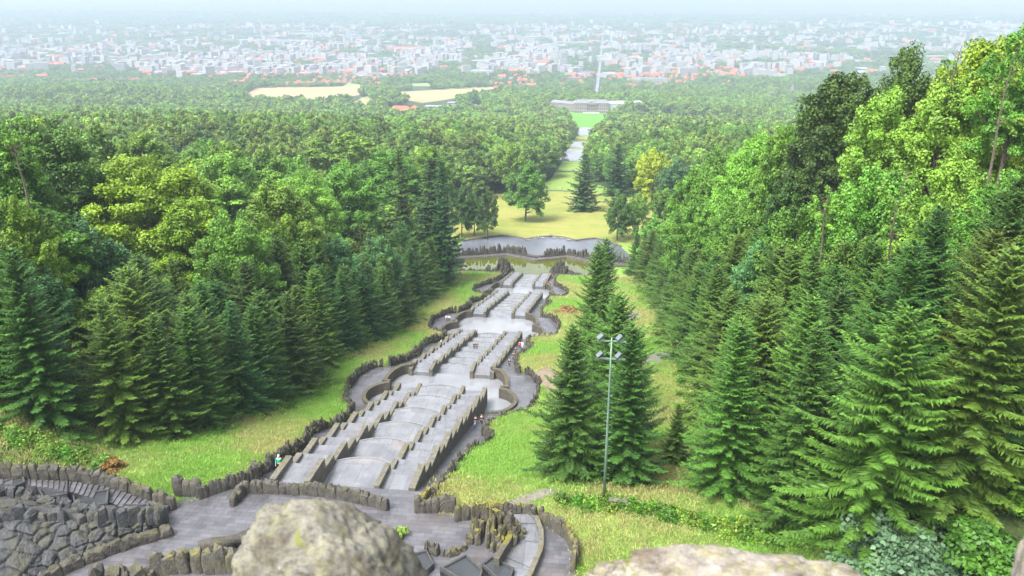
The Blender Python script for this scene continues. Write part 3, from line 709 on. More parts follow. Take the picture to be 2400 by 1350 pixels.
# ------------------------------------------------------------------ trees
def quads_from(c, a, b):                            # rhombic leaves: centres c, half axes a (length) and b (width)
    n = len(c); v = np.empty((n, 4, 3)); v[:, 0] = c-a; v[:, 1] = c+b*1.0+a*.05; v[:, 2] = c+a; v[:, 3] = c-b*1.0+a*.05
    return v.reshape(-1, 3), np.arange(n*4).reshape(-1, 4)
def unit(v): return v/np.maximum(np.linalg.norm(v, axis=-1, keepdims=True), 1e-9)
def broad_crown(seed, H, R, nc, nl, leaf, name="crown", lobes=.3, low=.16, csz=(.17,.27), dome=False):
    r = np.random.RandomState(seed); zc = H*(low+1)/2; rz = H*(1-low)/2
    d = unit(r.normal(size=(nc*3, 3))); d = d[d[:, 2] > -.75][:nc]; nc = len(d)
    ph = r.uniform(0, 6.28, 3); az = np.arctan2(d[:, 1], d[:, 0])
    k = 1+lobes*(np.sin(2*az+ph[0])*.5+np.sin(3*az+ph[1]+d[:, 2]*3)*.5)+r.normal(0, .07, nc)
    rr = k*np.where(r.rand(nc) < .78, r.uniform(.78, .92, nc), r.uniform(.35, .75, nc))
    sh = np.sqrt(np.clip(1-np.maximum(d[:, 2], 0)**3*.35, .3, 1))
    c = np.stack([d[:, 0]*R*rr*sh, d[:, 1]*R*rr*sh, zc+d[:, 2]*rz*np.minimum(rr, .93)], 1)
    cr = R*r.uniform(csz[0], csz[1], nc)
    C = np.repeat(c, nl, 0); CR = np.repeat(cr, nl)
    od = unit(c-np.array([0, 0, zc-rz*.35])); od = unit(od+r.normal(0, .28, od.shape)); sd_ = unit(np.cross(od, np.array([0, 0, 1.0])+r.normal(0, .2, od.shape))); ud = np.cross(sd_, od)
    ax = r.uniform(*((.8, 1.15) if dome else (1.0, 1.7)), nc)[:, None]; ay = r.uniform(.7, 1.15, nc)[:, None]; az2 = r.uniform(.38, .68, nc)[:, None]
    e = unit(r.normal(size=(nc*nl, 3))+np.array([.35, 0, .55])); q_ = e*(.45+.62*r.rand(nc*nl)**.7)[:, None]*CR[:, None]
    rp_ = lambda m_: np.repeat(m_, nl, 0)
    pnt = C+rp_(od*ax)*q_[:, :1]+rp_(sd_*ay)*q_[:, 1:2]+rp_(ud*az2)*q_[:, 2:]
    e = unit(rp_(od)*e[:, :1]+rp_(sd_)*e[:, 1:2]+rp_(ud)*e[:, 2:]*1.5); pnt += r.normal(0, .09*R/6, pnt.shape); pnt[:, 2] -= (q_[:, 0]/CR*.6)**2*CR*.4
    nrm = unit(e*.8+r.normal(0, .55, e.shape)+np.array([0, 0, .45]))
    a = unit(np.cross(nrm, r.normal(size=e.shape))); b = np.cross(nrm, a)
    s = leaf*r.uniform(.55, 1.25, len(e))[:, None]
    v, q = quads_from(pnt, a*s*.62, b*s*.42)
    rn = np.clip(np.repeat(r.rand(nc), nl)*.5+r.rand(nc*nl)*.5, 0, 1)
    return mesh_np(name, v, q, M['leaf'], rn), c, cr
def trunk_mesh(seed, H, c, r0, nlimb=9, name="trunk"):
    R2 = random.Random(seed); mb = MB(); bend = Vector((R2.uniform(-.5,.5), R2.uniform(-.5,.5), 0))
    pts = [Vector((0,0,-14))]+[bend*(k/6)**2+Vector((0,0,H*.82*k/6)) for k in range(1, 7)]
    mb.tube(pts, [r0*1.25]+[r0*(1-.14*k) for k in range(1, 7)], 7)
    if len(c):
        for i in R2.sample(range(len(c)), min(nlimb, len(c))):
            e = Vector(c[i]); zb = max(H*.14, min(H*.7, e.z*R2.uniform(.45,.7))); s0 = bend*(zb/(H*.82))**2+Vector((0,0,zb))
            mid = s0.lerp(e, .5)+Vector((0,0,-.25)); mb.tube([s0, mid, e], [r0*.42, r0*.26, r0*.07], 5, False)
    return mb.mesh(name, M['bark'], True)
def spruce_crown(seed, H, R, dens=1.0, tw=.16, name="crown", pend=.5, base=.02, power=.74, ragged=.18, tden=1.0, ls=1.0):
    r = np.random.RandomState(seed); P = []; A = []; Bw = []; RN = []
    z = H*base; lev = 0
    while z < H*.985:
        f = z/H; rad_ = R*((1-f)**power)*(.86+ragged*r.normal()*.5)+.22; nb = max(5, int((7 if f < .7 else 6)))
        off = r.rand()*6.28
        for b_ in range(nb):
            az = off+6.283*b_/nb+r.normal(0, .13); L = max(.25, rad_*(1+r.normal(0, ragged*.7))); zb = z+r.normal(0, .12)
            n = max(3, int(L/ (.17/dens/tden))); s = (np.arange(n)+.6)/n
            droop = (.42+.25*r.rand())*(1-f*.9); rise = .30*(1-f)+.45*f
            out = np.array([math.cos(az), math.sin(az), 0]); lat = np.array([-out[1], out[0], 0])
            zz_ = -droop*L*s*1.0+rise*L*s**2.6*.9+f*L*.35*s
            c = out[None]*(L*s)[:, None]; c[:, 2] += zb+zz_
            clump = r.rand()
            for side in (-1, 1, 0):
                m_ = n
                if side: dr = lat*side*.85+out*.75+np.array([0, 0, -.30])
                else: dr = out*.35+np.array([0, 0, -1.0])*pend*2
                ln = (.30+.62*(1-s**1.5))*min(1.25, .35+L*.26)*(1.0 if side else .62)*ls
                dirs = unit(np.tile(dr, (m_, 1))+r.normal(0, .22, (m_, 3)))
                ln = ln*r.uniform(.6, 1.25, m_); h = dirs*ln[:, None]*.5
                wv = unit(np.cross(dirs, np.array([0, 0, 1.0])+r.normal(0, .35, (m_, 3))))*tw*(r.uniform(.7, 1.3, m_))[:, None]
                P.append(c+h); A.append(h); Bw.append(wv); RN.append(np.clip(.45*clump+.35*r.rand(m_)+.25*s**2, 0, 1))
            # the tip
            dirs = (out*.9+np.array([0, 0, .15]))[None]; P.append(c[-1:]+dirs*.15); A.append(dirs*.22); Bw.append(lat[None]*tw); RN.append(np.array([.95]))
        z += (.44+.12*r.rand())/dens*(1.0 if f < .8 else .75); lev += 1
    for k in range(10):
        a = 6.28*k/10; P.append(np.array([[math.cos(a)*.08, math.sin(a)*.08, H*(.985+.0015*k)]])); A.append(np.array([[math.cos(a)*.12, math.sin(a)*.12, .22]])); Bw.append(np.array([[-math.sin(a), math.cos(a), 0]])*.09); RN.append(np.array([.8]))
    v, q = quads_from(np.concatenate(P), np.concatenate(A), np.concatenate(Bw))
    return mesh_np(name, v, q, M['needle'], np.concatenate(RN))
def straight_trunk(H, r0, name="trunk"):
    mb = MB(); mb.tube([(0,0,-1),(0,0,H*.3),(0,0,H*.7),(0,0,H*.98)], [r0*1.2,r0*.85,r0*.4,.03], 7); return mb.mesh(name, M['bark'], True)

SPR = [(spruce_crown(100+i, 18.0, R_, 1.3, .055, pend=p_, ragged=g_, power=w_, tden=2.1, ls=.72), straight_trunk(18, .24)) for i, (R_, p_, g_, w_) in enumerate(((4.0,.5,.2,.74),(3.5,.8,.3,.62),(4.5,.55,.3,.95),(3.9,.9,.26,.8),(3.3,.5,.2,.66),(4.2,.7,.36,.7),(3.7,.6,.24,1.0)))]
SPF = [(spruce_crown(130+i, 18.0, R_, .62, .26, pend=.6, ragged=.2), straight_trunk(18, .24)) for i, R_ in enumerate((3.4,4.0))]
BRD = []
for i, (R_, nc_, nl_, lf) in enumerate(((7.0,190,300,.36),(6.4,160,310,.37),(7.6,210,300,.36),(6.0,150,310,.34))):
    me, c, cr = broad_crown(200+i, 24, R_, nc_, nl_, lf, lobes=(.12,.34,.16,.40)[i], dome=(i % 2 == 0), low=.10); BRD.append((me, trunk_mesh(i, 24, c, .42, 12)))
BIG = []
for i in range(2):
    me, c, cr = broad_crown(220+i, 26, 10.5, 300, 290, .36, lobes=.12, csz=(.12,.21), dome=True, low=.08); BIG.append((me, trunk_mesh(10+i, 26, c, .5, 14)))
LAWN = []
for i in range(2):
    me, c, cr = broad_crown(260+i, 22, 6.4, 120, 150, .55, lobes=.3, low=.02, csz=(.18,.28)); LAWN.append((me, trunk_mesh(70+i, 22, c, .4, 9)))
BRM = []
for i, R_ in enumerate((6.6,7.4,6.0)):
    me, c, cr = broad_crown(240+i, 22, R_, 95, 120, .66, csz=(.2,.3), dome=True); BRM.append((me, trunk_mesh(40+i, 22, c, .4, 7)))
tree_cnt = 0
HIDDEN_TREES = {28,40,53,60,105,106,112,113,148,184,186,187,189,190,191,192,194,195,197,199,201,202,203,204,205,206,210,213,214,215,216,217,218,219,223,224,226,227,228,229,230,231,232,233,234,235,236,237,238,239,240,241,242,243,244,245,246,252,253,254,257,258,259,260,261,262,263,265,266,267,268,269,270,271,272,274,275,276,277,278,279,282,284,285,286,287,288,289,292,293,294,295,296,297,298,300,301,303,304,305,306,307,308,311,312,313,314,315,317,318,319,320,321,322,324,325,326,327,328,329,331,332,333,334,335,337,338,341,343,344,345,346,347,348,349,350,351,352,353,354,355,356,357,358,359,360,361,362,363,364,365,366,368,369,371,372,373,374,375,376,377,378,379,380,381,382,383,385,386,389,390,392,393,394,395,396,398,399,400,401,402,403,404,405,406,407,408,409,410,411,412,413,415,416,417,419,420,421,422,423,424,425,426,427,428,429,431,432,433,434,435,436,437,438,439,440,441,442,443,444,445,446,447,448,449,450,451,452,453,454,455,456,457,458,459,461}   # trees nothing of which shows from here
GREENS = {'dark': ("dark green", (0.050,0.111,0.018)), 'mid': ("mid green", (0.086,0.200,0.024)), 'light': ("light green", (0.128,0.272,0.036)), 'yellow': ("yellow-green", (.148,.262,.018)),
          'blue': ("blue-green", (0.059,0.156,0.057)), 'olive': ("olive green", (.102,.196,.024)), 'lime': ("golden lime", (0.34,0.42,0.022)), 'brown': ("rusty brown", (0.154,0.066,0.033))}
SG = {'a': ("deep green", (.034,.090,.012)), 'b': ("fresh green", (.046,.112,.014)), 'c': ("blue-green", (.030,.082,.017)), 'd': ("yellowish green", (.058,.118,.014)), 'e': ("rusty brown", (.10,.045,.02))}
def put_tree(name, label, cat, protos, k, x, y, z, sx, sz, col, group=None, rot=None, lean=0):
    global tree_cnt; tree_cnt += 1
    R2 = random.Random(tree_cnt*7+3)
    if tree_cnt in HIDDEN_TREES: return None
    t = thing(name, label, cat, (x, y, z), 0, group)
    t["nr"] = tree_cnt
    t.rotation_euler = (lean*R2.uniform(-1,1), lean*R2.uniform(-1,1), R2.random()*6.283 if rot is None else rot); t.scale = (sx, sx, sz)
    cr = link("crown", protos[k % len(protos)][0], t); cr.color = c4(col)
    link("trunk", protos[k % len(protos)][1], t)
    return t
PLACED = []                                         # (u, Y, radius) of every tree put down so far
def free(u, Y, r, f=.62): return all((u-a)**2+(Y-b)**2 > ((r+c)*f)**2 for a, b, c in PLACED)
def spruce(u, Y, H, R=None, tint='a', label="", group=None, k=None, name="spruce_tree"):
    R = R or H*.29; z = ground(u, Y); PLACED.append((u, Y, R))
    return put_tree(name, label, "spruce tree", SPR, tree_cnt if k is None else k, AX+u, Y, z-.2, R/3.9, H/18.0, SG[tint][1], group)
RS = random.Random(5)
# front rows of spruces either side of the meadow, nearest first
LF = [(-33,71,20),(-38,73,22),(-27.5,75.5,17),(-24,79,16),(-21.5,84,16.5),(-23.5,88,18),(-20.5,93,17),(-20.5,99,16),(-21.5,104,18),(-20,110,17),(-21,116,16),(-20,122,17),(-21.5,128,17.5),(-19.5,134,16),(-21,140,17),
      (-19.5,147,15),(-20.5,154,17),(-19.5,161,16),(-21,168,18),(-20,175,16),(-21.5,183,17),(-20.5,191,16),(-22,200,18),(-21.5,209,17),(-22.5,218,16),(-23.5,228,18),(-24.5,238,17),(-25,249,17),(-26,260,19)]
LF = [(u-2.8 if Y > 82 else u-1.5, Y, H) for u, Y, H in LF]
for i, (u, Y, H) in enumerate(LF):
    spruce(u, Y, H, None, "abda bcab"[i % 9].strip() or 'a', f"{'small ' if H < 16.5 else 'tall ' if H > 18 else ''}spruce, {ordinal(i+1)} from the terrace, front row left of the cascade", "front row of spruces left of the meadow")
n = 0
for row, du in ((1,-6.0),(2,-11.5)):
    for Y in np.arange(74, 262, 7.6 if row == 1 else 9.5):
        u = float(np.interp(Y, [a[1] for a in LF[1:]], [a[0] for a in LF[1:]]))+du+RS.uniform(-1,1); y = float(Y)+RS.uniform(-1.5,1.5)
        if not free(u, y, 3.6, .5): continue
        if row == 2 and (y > 165): continue
        n += 1; spruce(u, y, RS.uniform(17,21), None, RS.choice("aabcd"), f"spruce, {ordinal(n)} from the terrace in the rows hidden behind the left front row", "rear spruces left of the meadow")
RF = [(44.5,56.5,21),(40.5,63.5,19),(41.5,70,20),(39,77,21),(41.5,84,19),(39.5,91,18.5),(41.5,98,19),(40.5,106,20),(42.5,114,18),(41,123,19),(42,132,20),(40.5,141,19),(42.5,150,20),(41.5,160,21),(42,170,20),(41,181,19),(42.5,192,20),(41,204,19),(42,216,20),(40.5,229,19),(41,242,18),(39.5,256,19),(38,270,18),(36,283,17)]
RF = [(u+1.8, Y, H) for u, Y, H in RF]
for i, (u, Y, H) in enumerate(RF):
    spruce(u, Y, H, H*.285, "babdabcba"[i % 9], f"spruce, {ordinal(i+1)} from the camera in the front row right of the meadow", "front row of spruces right of the meadow")
n = 0
for row, du, st in ((1,6.5,7.4),(2,13,8.2),(3,20,9),(4,27,10)):
    for Y in np.arange(57, 150 if row == 1 else 128-8*row, st):
        u = float(np.interp(Y, [a[1] for a in RF], [a[0] for a in RF]))+du+RS.uniform(-1.3,1.3); y = float(Y)+RS.uniform(-1.5,1.5)
        if not free(u, y, 3.8, .5): continue
        n += 1; spruce(u, y, RS.uniform(18,22.5), None, RS.choice("aabbcd"), f"spruce, {ordinal(n)} counting away from the camera in row {ORD[row]} of the right-hand spruces", "rear spruces right of the meadow")
CG = [(21.9,72,17.5,'a',"wide spruce just left of the floodlight mast"),(27.6,71.5,18,'a',"wide spruce just right of the floodlight mast"),(26.5,82,20.5,'b',"spruce rising behind the floodlight mast"),
      (25.0,100,21,'b',"tall spruce, second behind the floodlight mast"),(24.0,122,23,'b',"tall pointed spruce standing alone in the meadow behind the mast group"),
      (25.5,150,24,'b',"tallest narrow spruce, its tip just under the wet plaza"),(33.5,80,8,'d',"small young spruce right of the mast group"),(27,112,15,'d',"thin olive spruce beside the tall pointed one"),(37,68.5,19,'b',"large drooping spruce at the edge of the right meadow path")]
for u, Y, H, k, lb in CG: spruce(u, Y, H, H*(.27 if Y < 84 else .24), k, lb, None)
spruce(-41.5, 67.5, 12, 2.6, 'e', "rusty brown dying conifer at the far left edge")

def hero(px, py, Y, rpx, tint, label, kind='b', low=None, name="broadleaf_tree", k=None, lean=0, base=None):
    p = WY(px, py, Y); u = p.x-AX; z = ground(u, Y) if base is None else base; H = p.z-z; d = p.dot(Fv); R = rpx*d/FPX*(1.14 if kind != 's' else 1)
    if kind != 's' and H < R*2.3: z = p.z-R*2.3; H = R*2.3
    if kind != 's' and H > min(30, R*3.9): H = min(30, max(R*3.9, 17)); z = p.z-H
    if H > 34: z = p.z-34; H = 34
    PLACED.append((u, Y, R))
    pr = BRD if d < 330 else BRM
    if kind == 'b' and R > 8.6 and d < 200: return put_tree(name, label, "broadleaf tree", BIG, tree_cnt, p.x, Y, z, R/11, H/26, GREENS[tint][1])
    if kind == 's': return put_tree("conifer_tree", label, "conifer tree", SPF if d > 200 else SPR, tree_cnt if k is None else k, p.x, Y, z, R/3.9, H/18, SG[tint][1])
    if 370 < Y < 480 or 340 < Y < 370: pr = LAWN
    h0 = 24.0 if pr is BRD else 22.0
    return put_tree(name, label, "broadleaf tree", pr, tree_cnt if k is None else k, p.x, Y, z, R/7.4, H/h0, GREENS[tint][1], lean=lean)
HERO_BOX = []
HER = [  # left hillside
 (105,285,128,100,'dark',"dark broadleaf tree with a flat crown at the upper left edge"),(-20,300,100,85,'mid',"green broadleaf tree cut by the left edge of the picture"),
 (20,470,86,85,'yellow',"yellow-green broadleaf tree low at the left edge"),(310,360,135,165,'yellow',"biggest yellow-green broadleaf tree on the left hillside"),
 (195,360,142,90,'olive',"olive broadleaf tree just left of the biggest yellow-green one"),(440,470,128,85,'yellow',"yellow-green tree at the right shoulder of the biggest one"),
 (180,520,100,88,'blue',"blue-green broadleaf tree low on the left hillside"),(640,430,142,92,'olive',"round olive-green tree midway along the left hillside"),(545,500,118,80,'mid',"pale green tree in front of the round olive one"),
 (45,620,84,75,'blue',"grey-green broadleaf tree at the far left above the spruces"),(520,365,205,105,'light',"light green tree behind the biggest yellow-green one"),(320,310,240,75,'olive',"small crown of olive green above the biggest yellow-green tree"),
 (805,385,215,75,'mid',"tall bright tree above the middle of the left spruces"),(700,400,190,80,'light',"light green tree left of the tall bright one"),(805,310,330,70,'light',"bright light green tree on the left skyline of the near wood"),
 (780,560,150,60,'blue',"blue-green tree just above the left spruce row"),(880,555,172,50,'blue',"small blue-green tree above the left spruce row"),(905,355,290,70,'mid',"rounded green tree left of the dark firs"),
 (1005,345,300,60,'light',"light crown behind the dark firs"),
 (935,350,235,55,'a',"tall dark fir left of the pair of near-black ones",'s'),(1010,370,250,75,'c',"near-black fir with broad crown left of the lawn",'s'),(1035,378,240,55,'c',"near-black fir, right one of the dark pair left of the lawn",'s'),(830,600,165,35,'a',"slim fir at the back of the left spruces",'s'),
 # lawn
 (1232,385,394,44,'mid',"tall leaning green tree alone on the left part of the yellow lawn"),(1372,360,432,50,'c',"broad drooping conifer alone in the middle of the yellow lawn",'s'),
 (1536,352,445,40,'lime',"golden lime-coloured tree right of the yellow lawn"),(1198,330,475,42,'olive',"olive tree behind the leaning green tree on the lawn"),
 (1080,440,352,26,'dark',"thin dark tree, leftmost of the loose trio left of the wet plaza"),(1110,445,356,26,'dark',"thin dark tree, middle of the loose trio left of the wet plaza"),(1142,448,350,26,'dark',"thin leaning dark tree, rightmost of the loose trio left of the wet plaza"),
 (1452,446,356,30,'dark',"thin dark tree standing right of the wet plaza"),(1500,455,362,28,'olive',"second thin tree right of the wet plaza"),
 (1450,335,490,45,'a',"shaggy tall conifer right of the lawn conifer",'s'),(1560,440,330,35,'mid',"rounded tree at the right edge of the yellow lawn"),(1585,370,400,40,'blue',"blue-green tree right of the lime-coloured one"),
 # right hillside
 (1650,390,205,70,'mid',"green tree where the right hillside begins"),(1700,345,215,60,'light',"light green tree above the beginning of the right hillside"),(1640,480,190,62,'mid',"green tree just above the right spruces' far end"),
 (1790,320,175,90,'light',"broad light green tree on the right hillside skyline"),(1740,470,150,75,'mid',"mid green tree below the broad light green one"),(1850,300,160,70,'mid',"green tree left of the tall dark pair"),
 (1990,175,150,95,'dark',"tall dark tree on the right skyline, left of the dark pair"),(2130,118,150,95,'dark',"tallest dark tree on the right skyline"),(1905,250,165,65,'mid',"dark leaning tree where the skyline steps up on the right"),
 (2085,215,118,90,'light',"bright light green tree in front of the tall dark pair"),(2330,95,120,120,'yellow',"tall yellow-green tree at the upper right"),(2420,60,105,90,'mid',"tall tree cut by the upper right edge"),
 (2230,200,112,100,'light',"light green tree below the upper right skyline"),(1880,480,118,90,'mid',"green tree in the middle of the right hillside"),(2070,400,108,100,'mid',"broad green tree in the middle of the right wood"),
 (2250,380,96,110,'light',"big light green tree above the right spruces"),(2390,400,88,110,'mid',"big tree at the right edge above the spruces"),(2000,560,98,85,'olive',"olive tree just above the right spruces"),(2170,600,88,85,'mid',"tree behind the bare pale trunk on the right"),
 (2350,620,78,90,'light',"light green tree low at the right edge"),(1800,560,120,70,'blue',"blue-green tree just behind the right spruces"),(1870,400,150,70,'dark',"shady tree left of the middle of the right wood"),
]
for h in HER:
    HERO_BOX.append((h[0], h[1], h[2], h[3]))
    kind = h[6] if len(h) > 6 else 'b'; hero(h[0], h[1], h[2], h[3], h[4], h[5], kind, lean=.10 if "leaning" in h[5] else 0)
# slender trees with a long bare trunk
def slender(px, py, Y, hgt, label):
    p = WY(px, py, Y); R2 = random.Random(px)
    t = thing("slender_tree", label, "bare tree", (p.x, p.y, p.z-hgt), 0)
    mb = MB(); pts = [Vector((math.sin(k*.9)*.12*k/3, 0, hgt*k/8)) for k in range(9)]; mb.tube(pts, [.2-.021*k for k in range(9)], 6)
    for i in range(16):
        z = hgt*R2.uniform(.5,.98); a_ = R2.random()*6.28; L_ = R2.uniform(.6,2.0)*(1.2-z/hgt*.6)
        q0 = Vector((0,0,z)); q1 = q0+Vector((math.cos(a_)*L_, math.sin(a_)*L_, L_*.55)); mb.tube([q0, q0.lerp(q1,.5)+Vector((0,0,-.1)), q1], [.05,.035,.012], 4)
        for j in range(3):
            q2 = q0.lerp(q1, R2.uniform(.4,.95)); mb.tube([q2, q2+Vector((R2.uniform(-.6,.6), R2.uniform(-.6,.6), R2.uniform(.1,.6)))], [.02,.008], 3)
    mb.build("trunk", M['bark'], t)
    me, c, cr = broad_crown(px, hgt, 2.2, 16, 60, .3, low=.45); o = link("crown", me, t); o.color = c4(GREENS['light'][1]); return t
slender(2120, 400, 84, 17, "slender tree with a long bare pale trunk on the right hillside")
slender(2385, 95, 92, 20, "half-bare tree with dead twigs at the top right corner")
slender(2250, 105, 112, 18, "half-bare treetop sticking out of the right skyline")
slender(1945, 440, 108, 12, "broken dead treetop in the middle of the right wood")
slender(20, 268, 92, 14, "bare twigs of a treetop at the upper left edge")

# fill the hillsides: single trees while they show large, woodland mass beyond
cands = []
rsf = random.Random(77)
Y = 62.0
while Y < 340:
    st = 10.8
    for side in (-1, 1):
        u = 30.0 if side < 0 else 48.0
        while u < 175+Y*.55:
            uj, yj = side*(u+rsf.uniform(-3,3)), Y+rsf.uniform(-3,3)
            X = AX+uj; Rr = rsf.uniform(6.4,9.4); H = rsf.uniform(18,26)
            z = ground(uj, yj); px, py, d = proj(X, yj, z+H*.8)
            Ll, Rl = lawn_edges(yj)
            ok = -120 < px < 2520 and d > 0 and not (yj > 296 and Ll-5 < uj < Rl+5) and not (uj > 0 and yj < 100 and uj < 66) and not (uj < 0 and abs(uj) < np.interp(yj, [60,72,84,165,260,300], [56,44,37,33,33,46]))
            if ok:
                tx, ty, td = proj(X, yj, z+H); rp = Rr*FPX/td
                for hx, hy, hY, hr_ in HERO_BOX:
                    if hY > yj and abs(tx-hx) < hr_*.8+rp*.6 and ty < hy+hr_*1.8:
                        ty2 = hy+hr_*1.8; H = min(H, WY(tx, ty2, yj).z-z)
                if H < 9: ok = False
                elif H < 17: Rr = min(Rr, H*.38)
            if ok and free(uj, yj, Rr, .6 if H > 17 else .45):
                PLACED.append((uj, yj, Rr)); cands.append((H/d, uj, yj, z, Rr, H, d))
            u += st
    Y += st*.9
cands.sort(reverse=True)
DROP = set()
tk = ['dark','mid','mid','light','light','yellow','blue','olive']
wts = [2,4,3,2,1,1,1,1.5]
fill_pts = []
NIND = 999
for i, (_, u, Y, z, R_, H, d) in enumerate(cands):
    if i < NIND:
        if i in DROP: continue
        tn = rsf.choices(tk, wts)[0]; side = "left" if u < 0 else "right"
        row = int((abs(u)-25)/10)+1
        put_tree("broadleaf_tree", f"{GREENS[tn][0]} broadleaf tree, {side} wood, {ordinal(max(1,row))} row uphill, {ordinal(max(1,int((Y-55)/8)))} rank from the camera", "broadleaf tree",
                 BRD if d < 190 else BRM, i, AX+u, Y, z-.3, R_/7.2, H/(24 if d < 190 else 22), GREENS[tn][1], "broadleaf trees on the wooded hillsides")
    else: fill_pts.append((u, Y, z, R_, H))

# ---- masses: one object each, instances on points
def scatter(name, pts, protos, kind_, col=None, label=None, cat=None):
    """pts rows: x y z rot sx sz idx; protos are meshes"""
    pts = np.asarray(pts, float); me = bpy.data.meshes.new(name); me.vertices.add(len(pts)); me.vertices.foreach_set("co", pts[:, :3].astype(np.float32).ravel())
    def att(nm, ty, val, key="value"): a = me.attributes.new(nm, ty, 'POINT'); a.data.foreach_set(key, val)
    rot = np.zeros((len(pts), 3), np.float32); rot[:, 2] = pts[:, 3]; att("rotv", 'FLOAT_VECTOR', rot.ravel(), "vector")
    att("scl", 'FLOAT_VECTOR', np.stack([pts[:, 4], pts[:, 4], pts[:, 5]], 1).astype(np.float32).ravel(), "vector")
    att("idx", 'INT', pts[:, 6].astype(np.int32))
    o = link(name, me); ng = bpy.data.node_groups.new(name, 'GeometryNodeTree')
    ng.interface.new_socket("Geometry", in_out='INPUT', socket_type='NodeSocketGeometry'); ng.interface.new_socket("Geometry", in_out='OUTPUT', socket_type='NodeSocketGeometry')
    gi = ng.nodes.new("NodeGroupInput"); go = ng.nodes.new("NodeGroupOutput"); iop = ng.nodes.new("GeometryNodeInstanceOnPoints"); jn = ng.nodes.new("GeometryNodeJoinGeometry")
    for pr in protos:
        oi = ng.nodes.new("GeometryNodeObjectInfo"); oi.inputs[0].default_value = pr; oi.inputs["As Instance"].default_value = True; ng.links.new(oi.outputs["Geometry"], jn.inputs[0])
    def na(nm, dt):
        a = ng.nodes.new("GeometryNodeInputNamedAttribute"); a.data_type = dt; a.inputs[0].default_value = nm; return a.outputs[0]
    ng.links.new(gi.outputs[0], iop.inputs["Points"]); ng.links.new(jn.outputs[0], iop.inputs["Instance"]); iop.inputs["Pick Instance"].default_value = True
    ng.links.new(na("idx", 'INT'), iop.inputs["Instance Index"]); ng.links.new(na("scl", 'FLOAT_VECTOR'), iop.inputs["Scale"])
    e2r = ng.nodes.new("FunctionNodeEulerToRotation"); ng.links.new(na("rotv", 'FLOAT_VECTOR'), e2r.inputs[0]); ng.links.new(e2r.outputs[0], iop.inputs["Rotation"])
    ng.links.new(iop.outputs[0], go.inputs[0])
    md = o.modifiers.new("scatter", 'NODES'); md.node_group = ng
    o["kind"] = kind_
    if label: o["label"] = label; o["category"] = cat
    if col: o.color = c4(col)
    return o
# far tree crowns: two sizes of each, each proto is the crown of a real tree placed above
def fixed_copy(me, key, col, leafmat=None):
    k = me.copy(); mm = bpy.data.materials.get("leaf_"+key) or mat_leaf("leaf_"+key, trans=.25, fixed=col, vvar=.32, hvar=.012); k.materials.clear(); k.materials.append(mm); return k
FAR = []
fcols = [('dark',(.075,.155,.026)),('mid',(.10,.215,.036)),('light',(.14,.27,.045)),('olive',(.125,.21,.034))]
edge_spots = [(-64,322),(72,330),(-72,345),(80,352)]
for i, (kk, cc) in enumerate(fcols):                # mid-size crowns, d 250-800
    u, Y = edge_spots[i]; t = thing("broadleaf_tree", f"{GREENS[kk][0]} broadleaf tree on the wood's edge {'left' if u < 0 else 'right'} of the wet plaza, {'nearer' if i < 2 else 'farther'} one", "broadleaf tree", (AX+u, Y, ground(u, Y)-.3))
    me = fixed_copy(BRM[i % 3][0], kk, cc); link("trunk", BRM[i % 3][1], t); FAR.append(link("crown", me, t))
FARS = []
t = thing("conifer_tree", "dark conifer on the wood's edge right of the wet plaza", "conifer tree", (AX+66, 312, ground(66,312)-.3))
k_ = SPF[0][0].copy(); k_.materials.clear(); k_.materials.append(mat_leaf("needle_far", trans=.1, fixed=(.025,.06,.018), vvar=.3, hvar=.02, rough=.6)); FARS.append(link("crown", k_, t)); link("trunk", SPF[0][1], t)
LOW = []
for i, (kk, cc) in enumerate(fcols):
    me, c, cr = broad_crown(300+i, 20, 6.5, 34, 30, 1.7, csz=(.25,.36), dome=True); me2 = fixed_copy(me, kk, cc)
    u, Y = ((-190,860),(205,880),(-215,900),(230,915))[i]
    t = thing("broadleaf_tree", f"{GREENS[kk][0]} broadleaf tree deep in the distant woods {'left' if u < 0 else 'right'} of the long vista, {'nearer' if i < 2 else 'farther'} one", "broadleaf tree", (AX+u, Y, ground(u, Y)-.3))
    LOW.append(link("crown", me2, t)); link("trunk", trunk_mesh(60+i, 20, c, .35, 4), t)
rs = np.random.RandomState(21)
mid = []
for (u, Y, z, R_, H) in fill_pts: mid.append((AX+u, Y, z-.3, rs.rand()*6.28, R_/6.8, H/22, rs.choice(5, p=[.25,.32,.2,.15,.08])))
FIELDS = [[(565,232),(600,207),(760,204),(850,200),(846,222),(770,240)],[(798,252),(840,236),(858,225),(880,240),(897,246),(850,257)],[(918,216),(1010,212),(1160,204),(1172,208),(1080,228),(990,242),(955,236),(935,226)],
          [(800,207),(815,193),(860,204),(850,212)],[(955,197),(1010,195),(1010,203),(960,203)]]
BUILT = [(905,250,990,272),(990,244,1075,268),(1100,244,1132,266)]
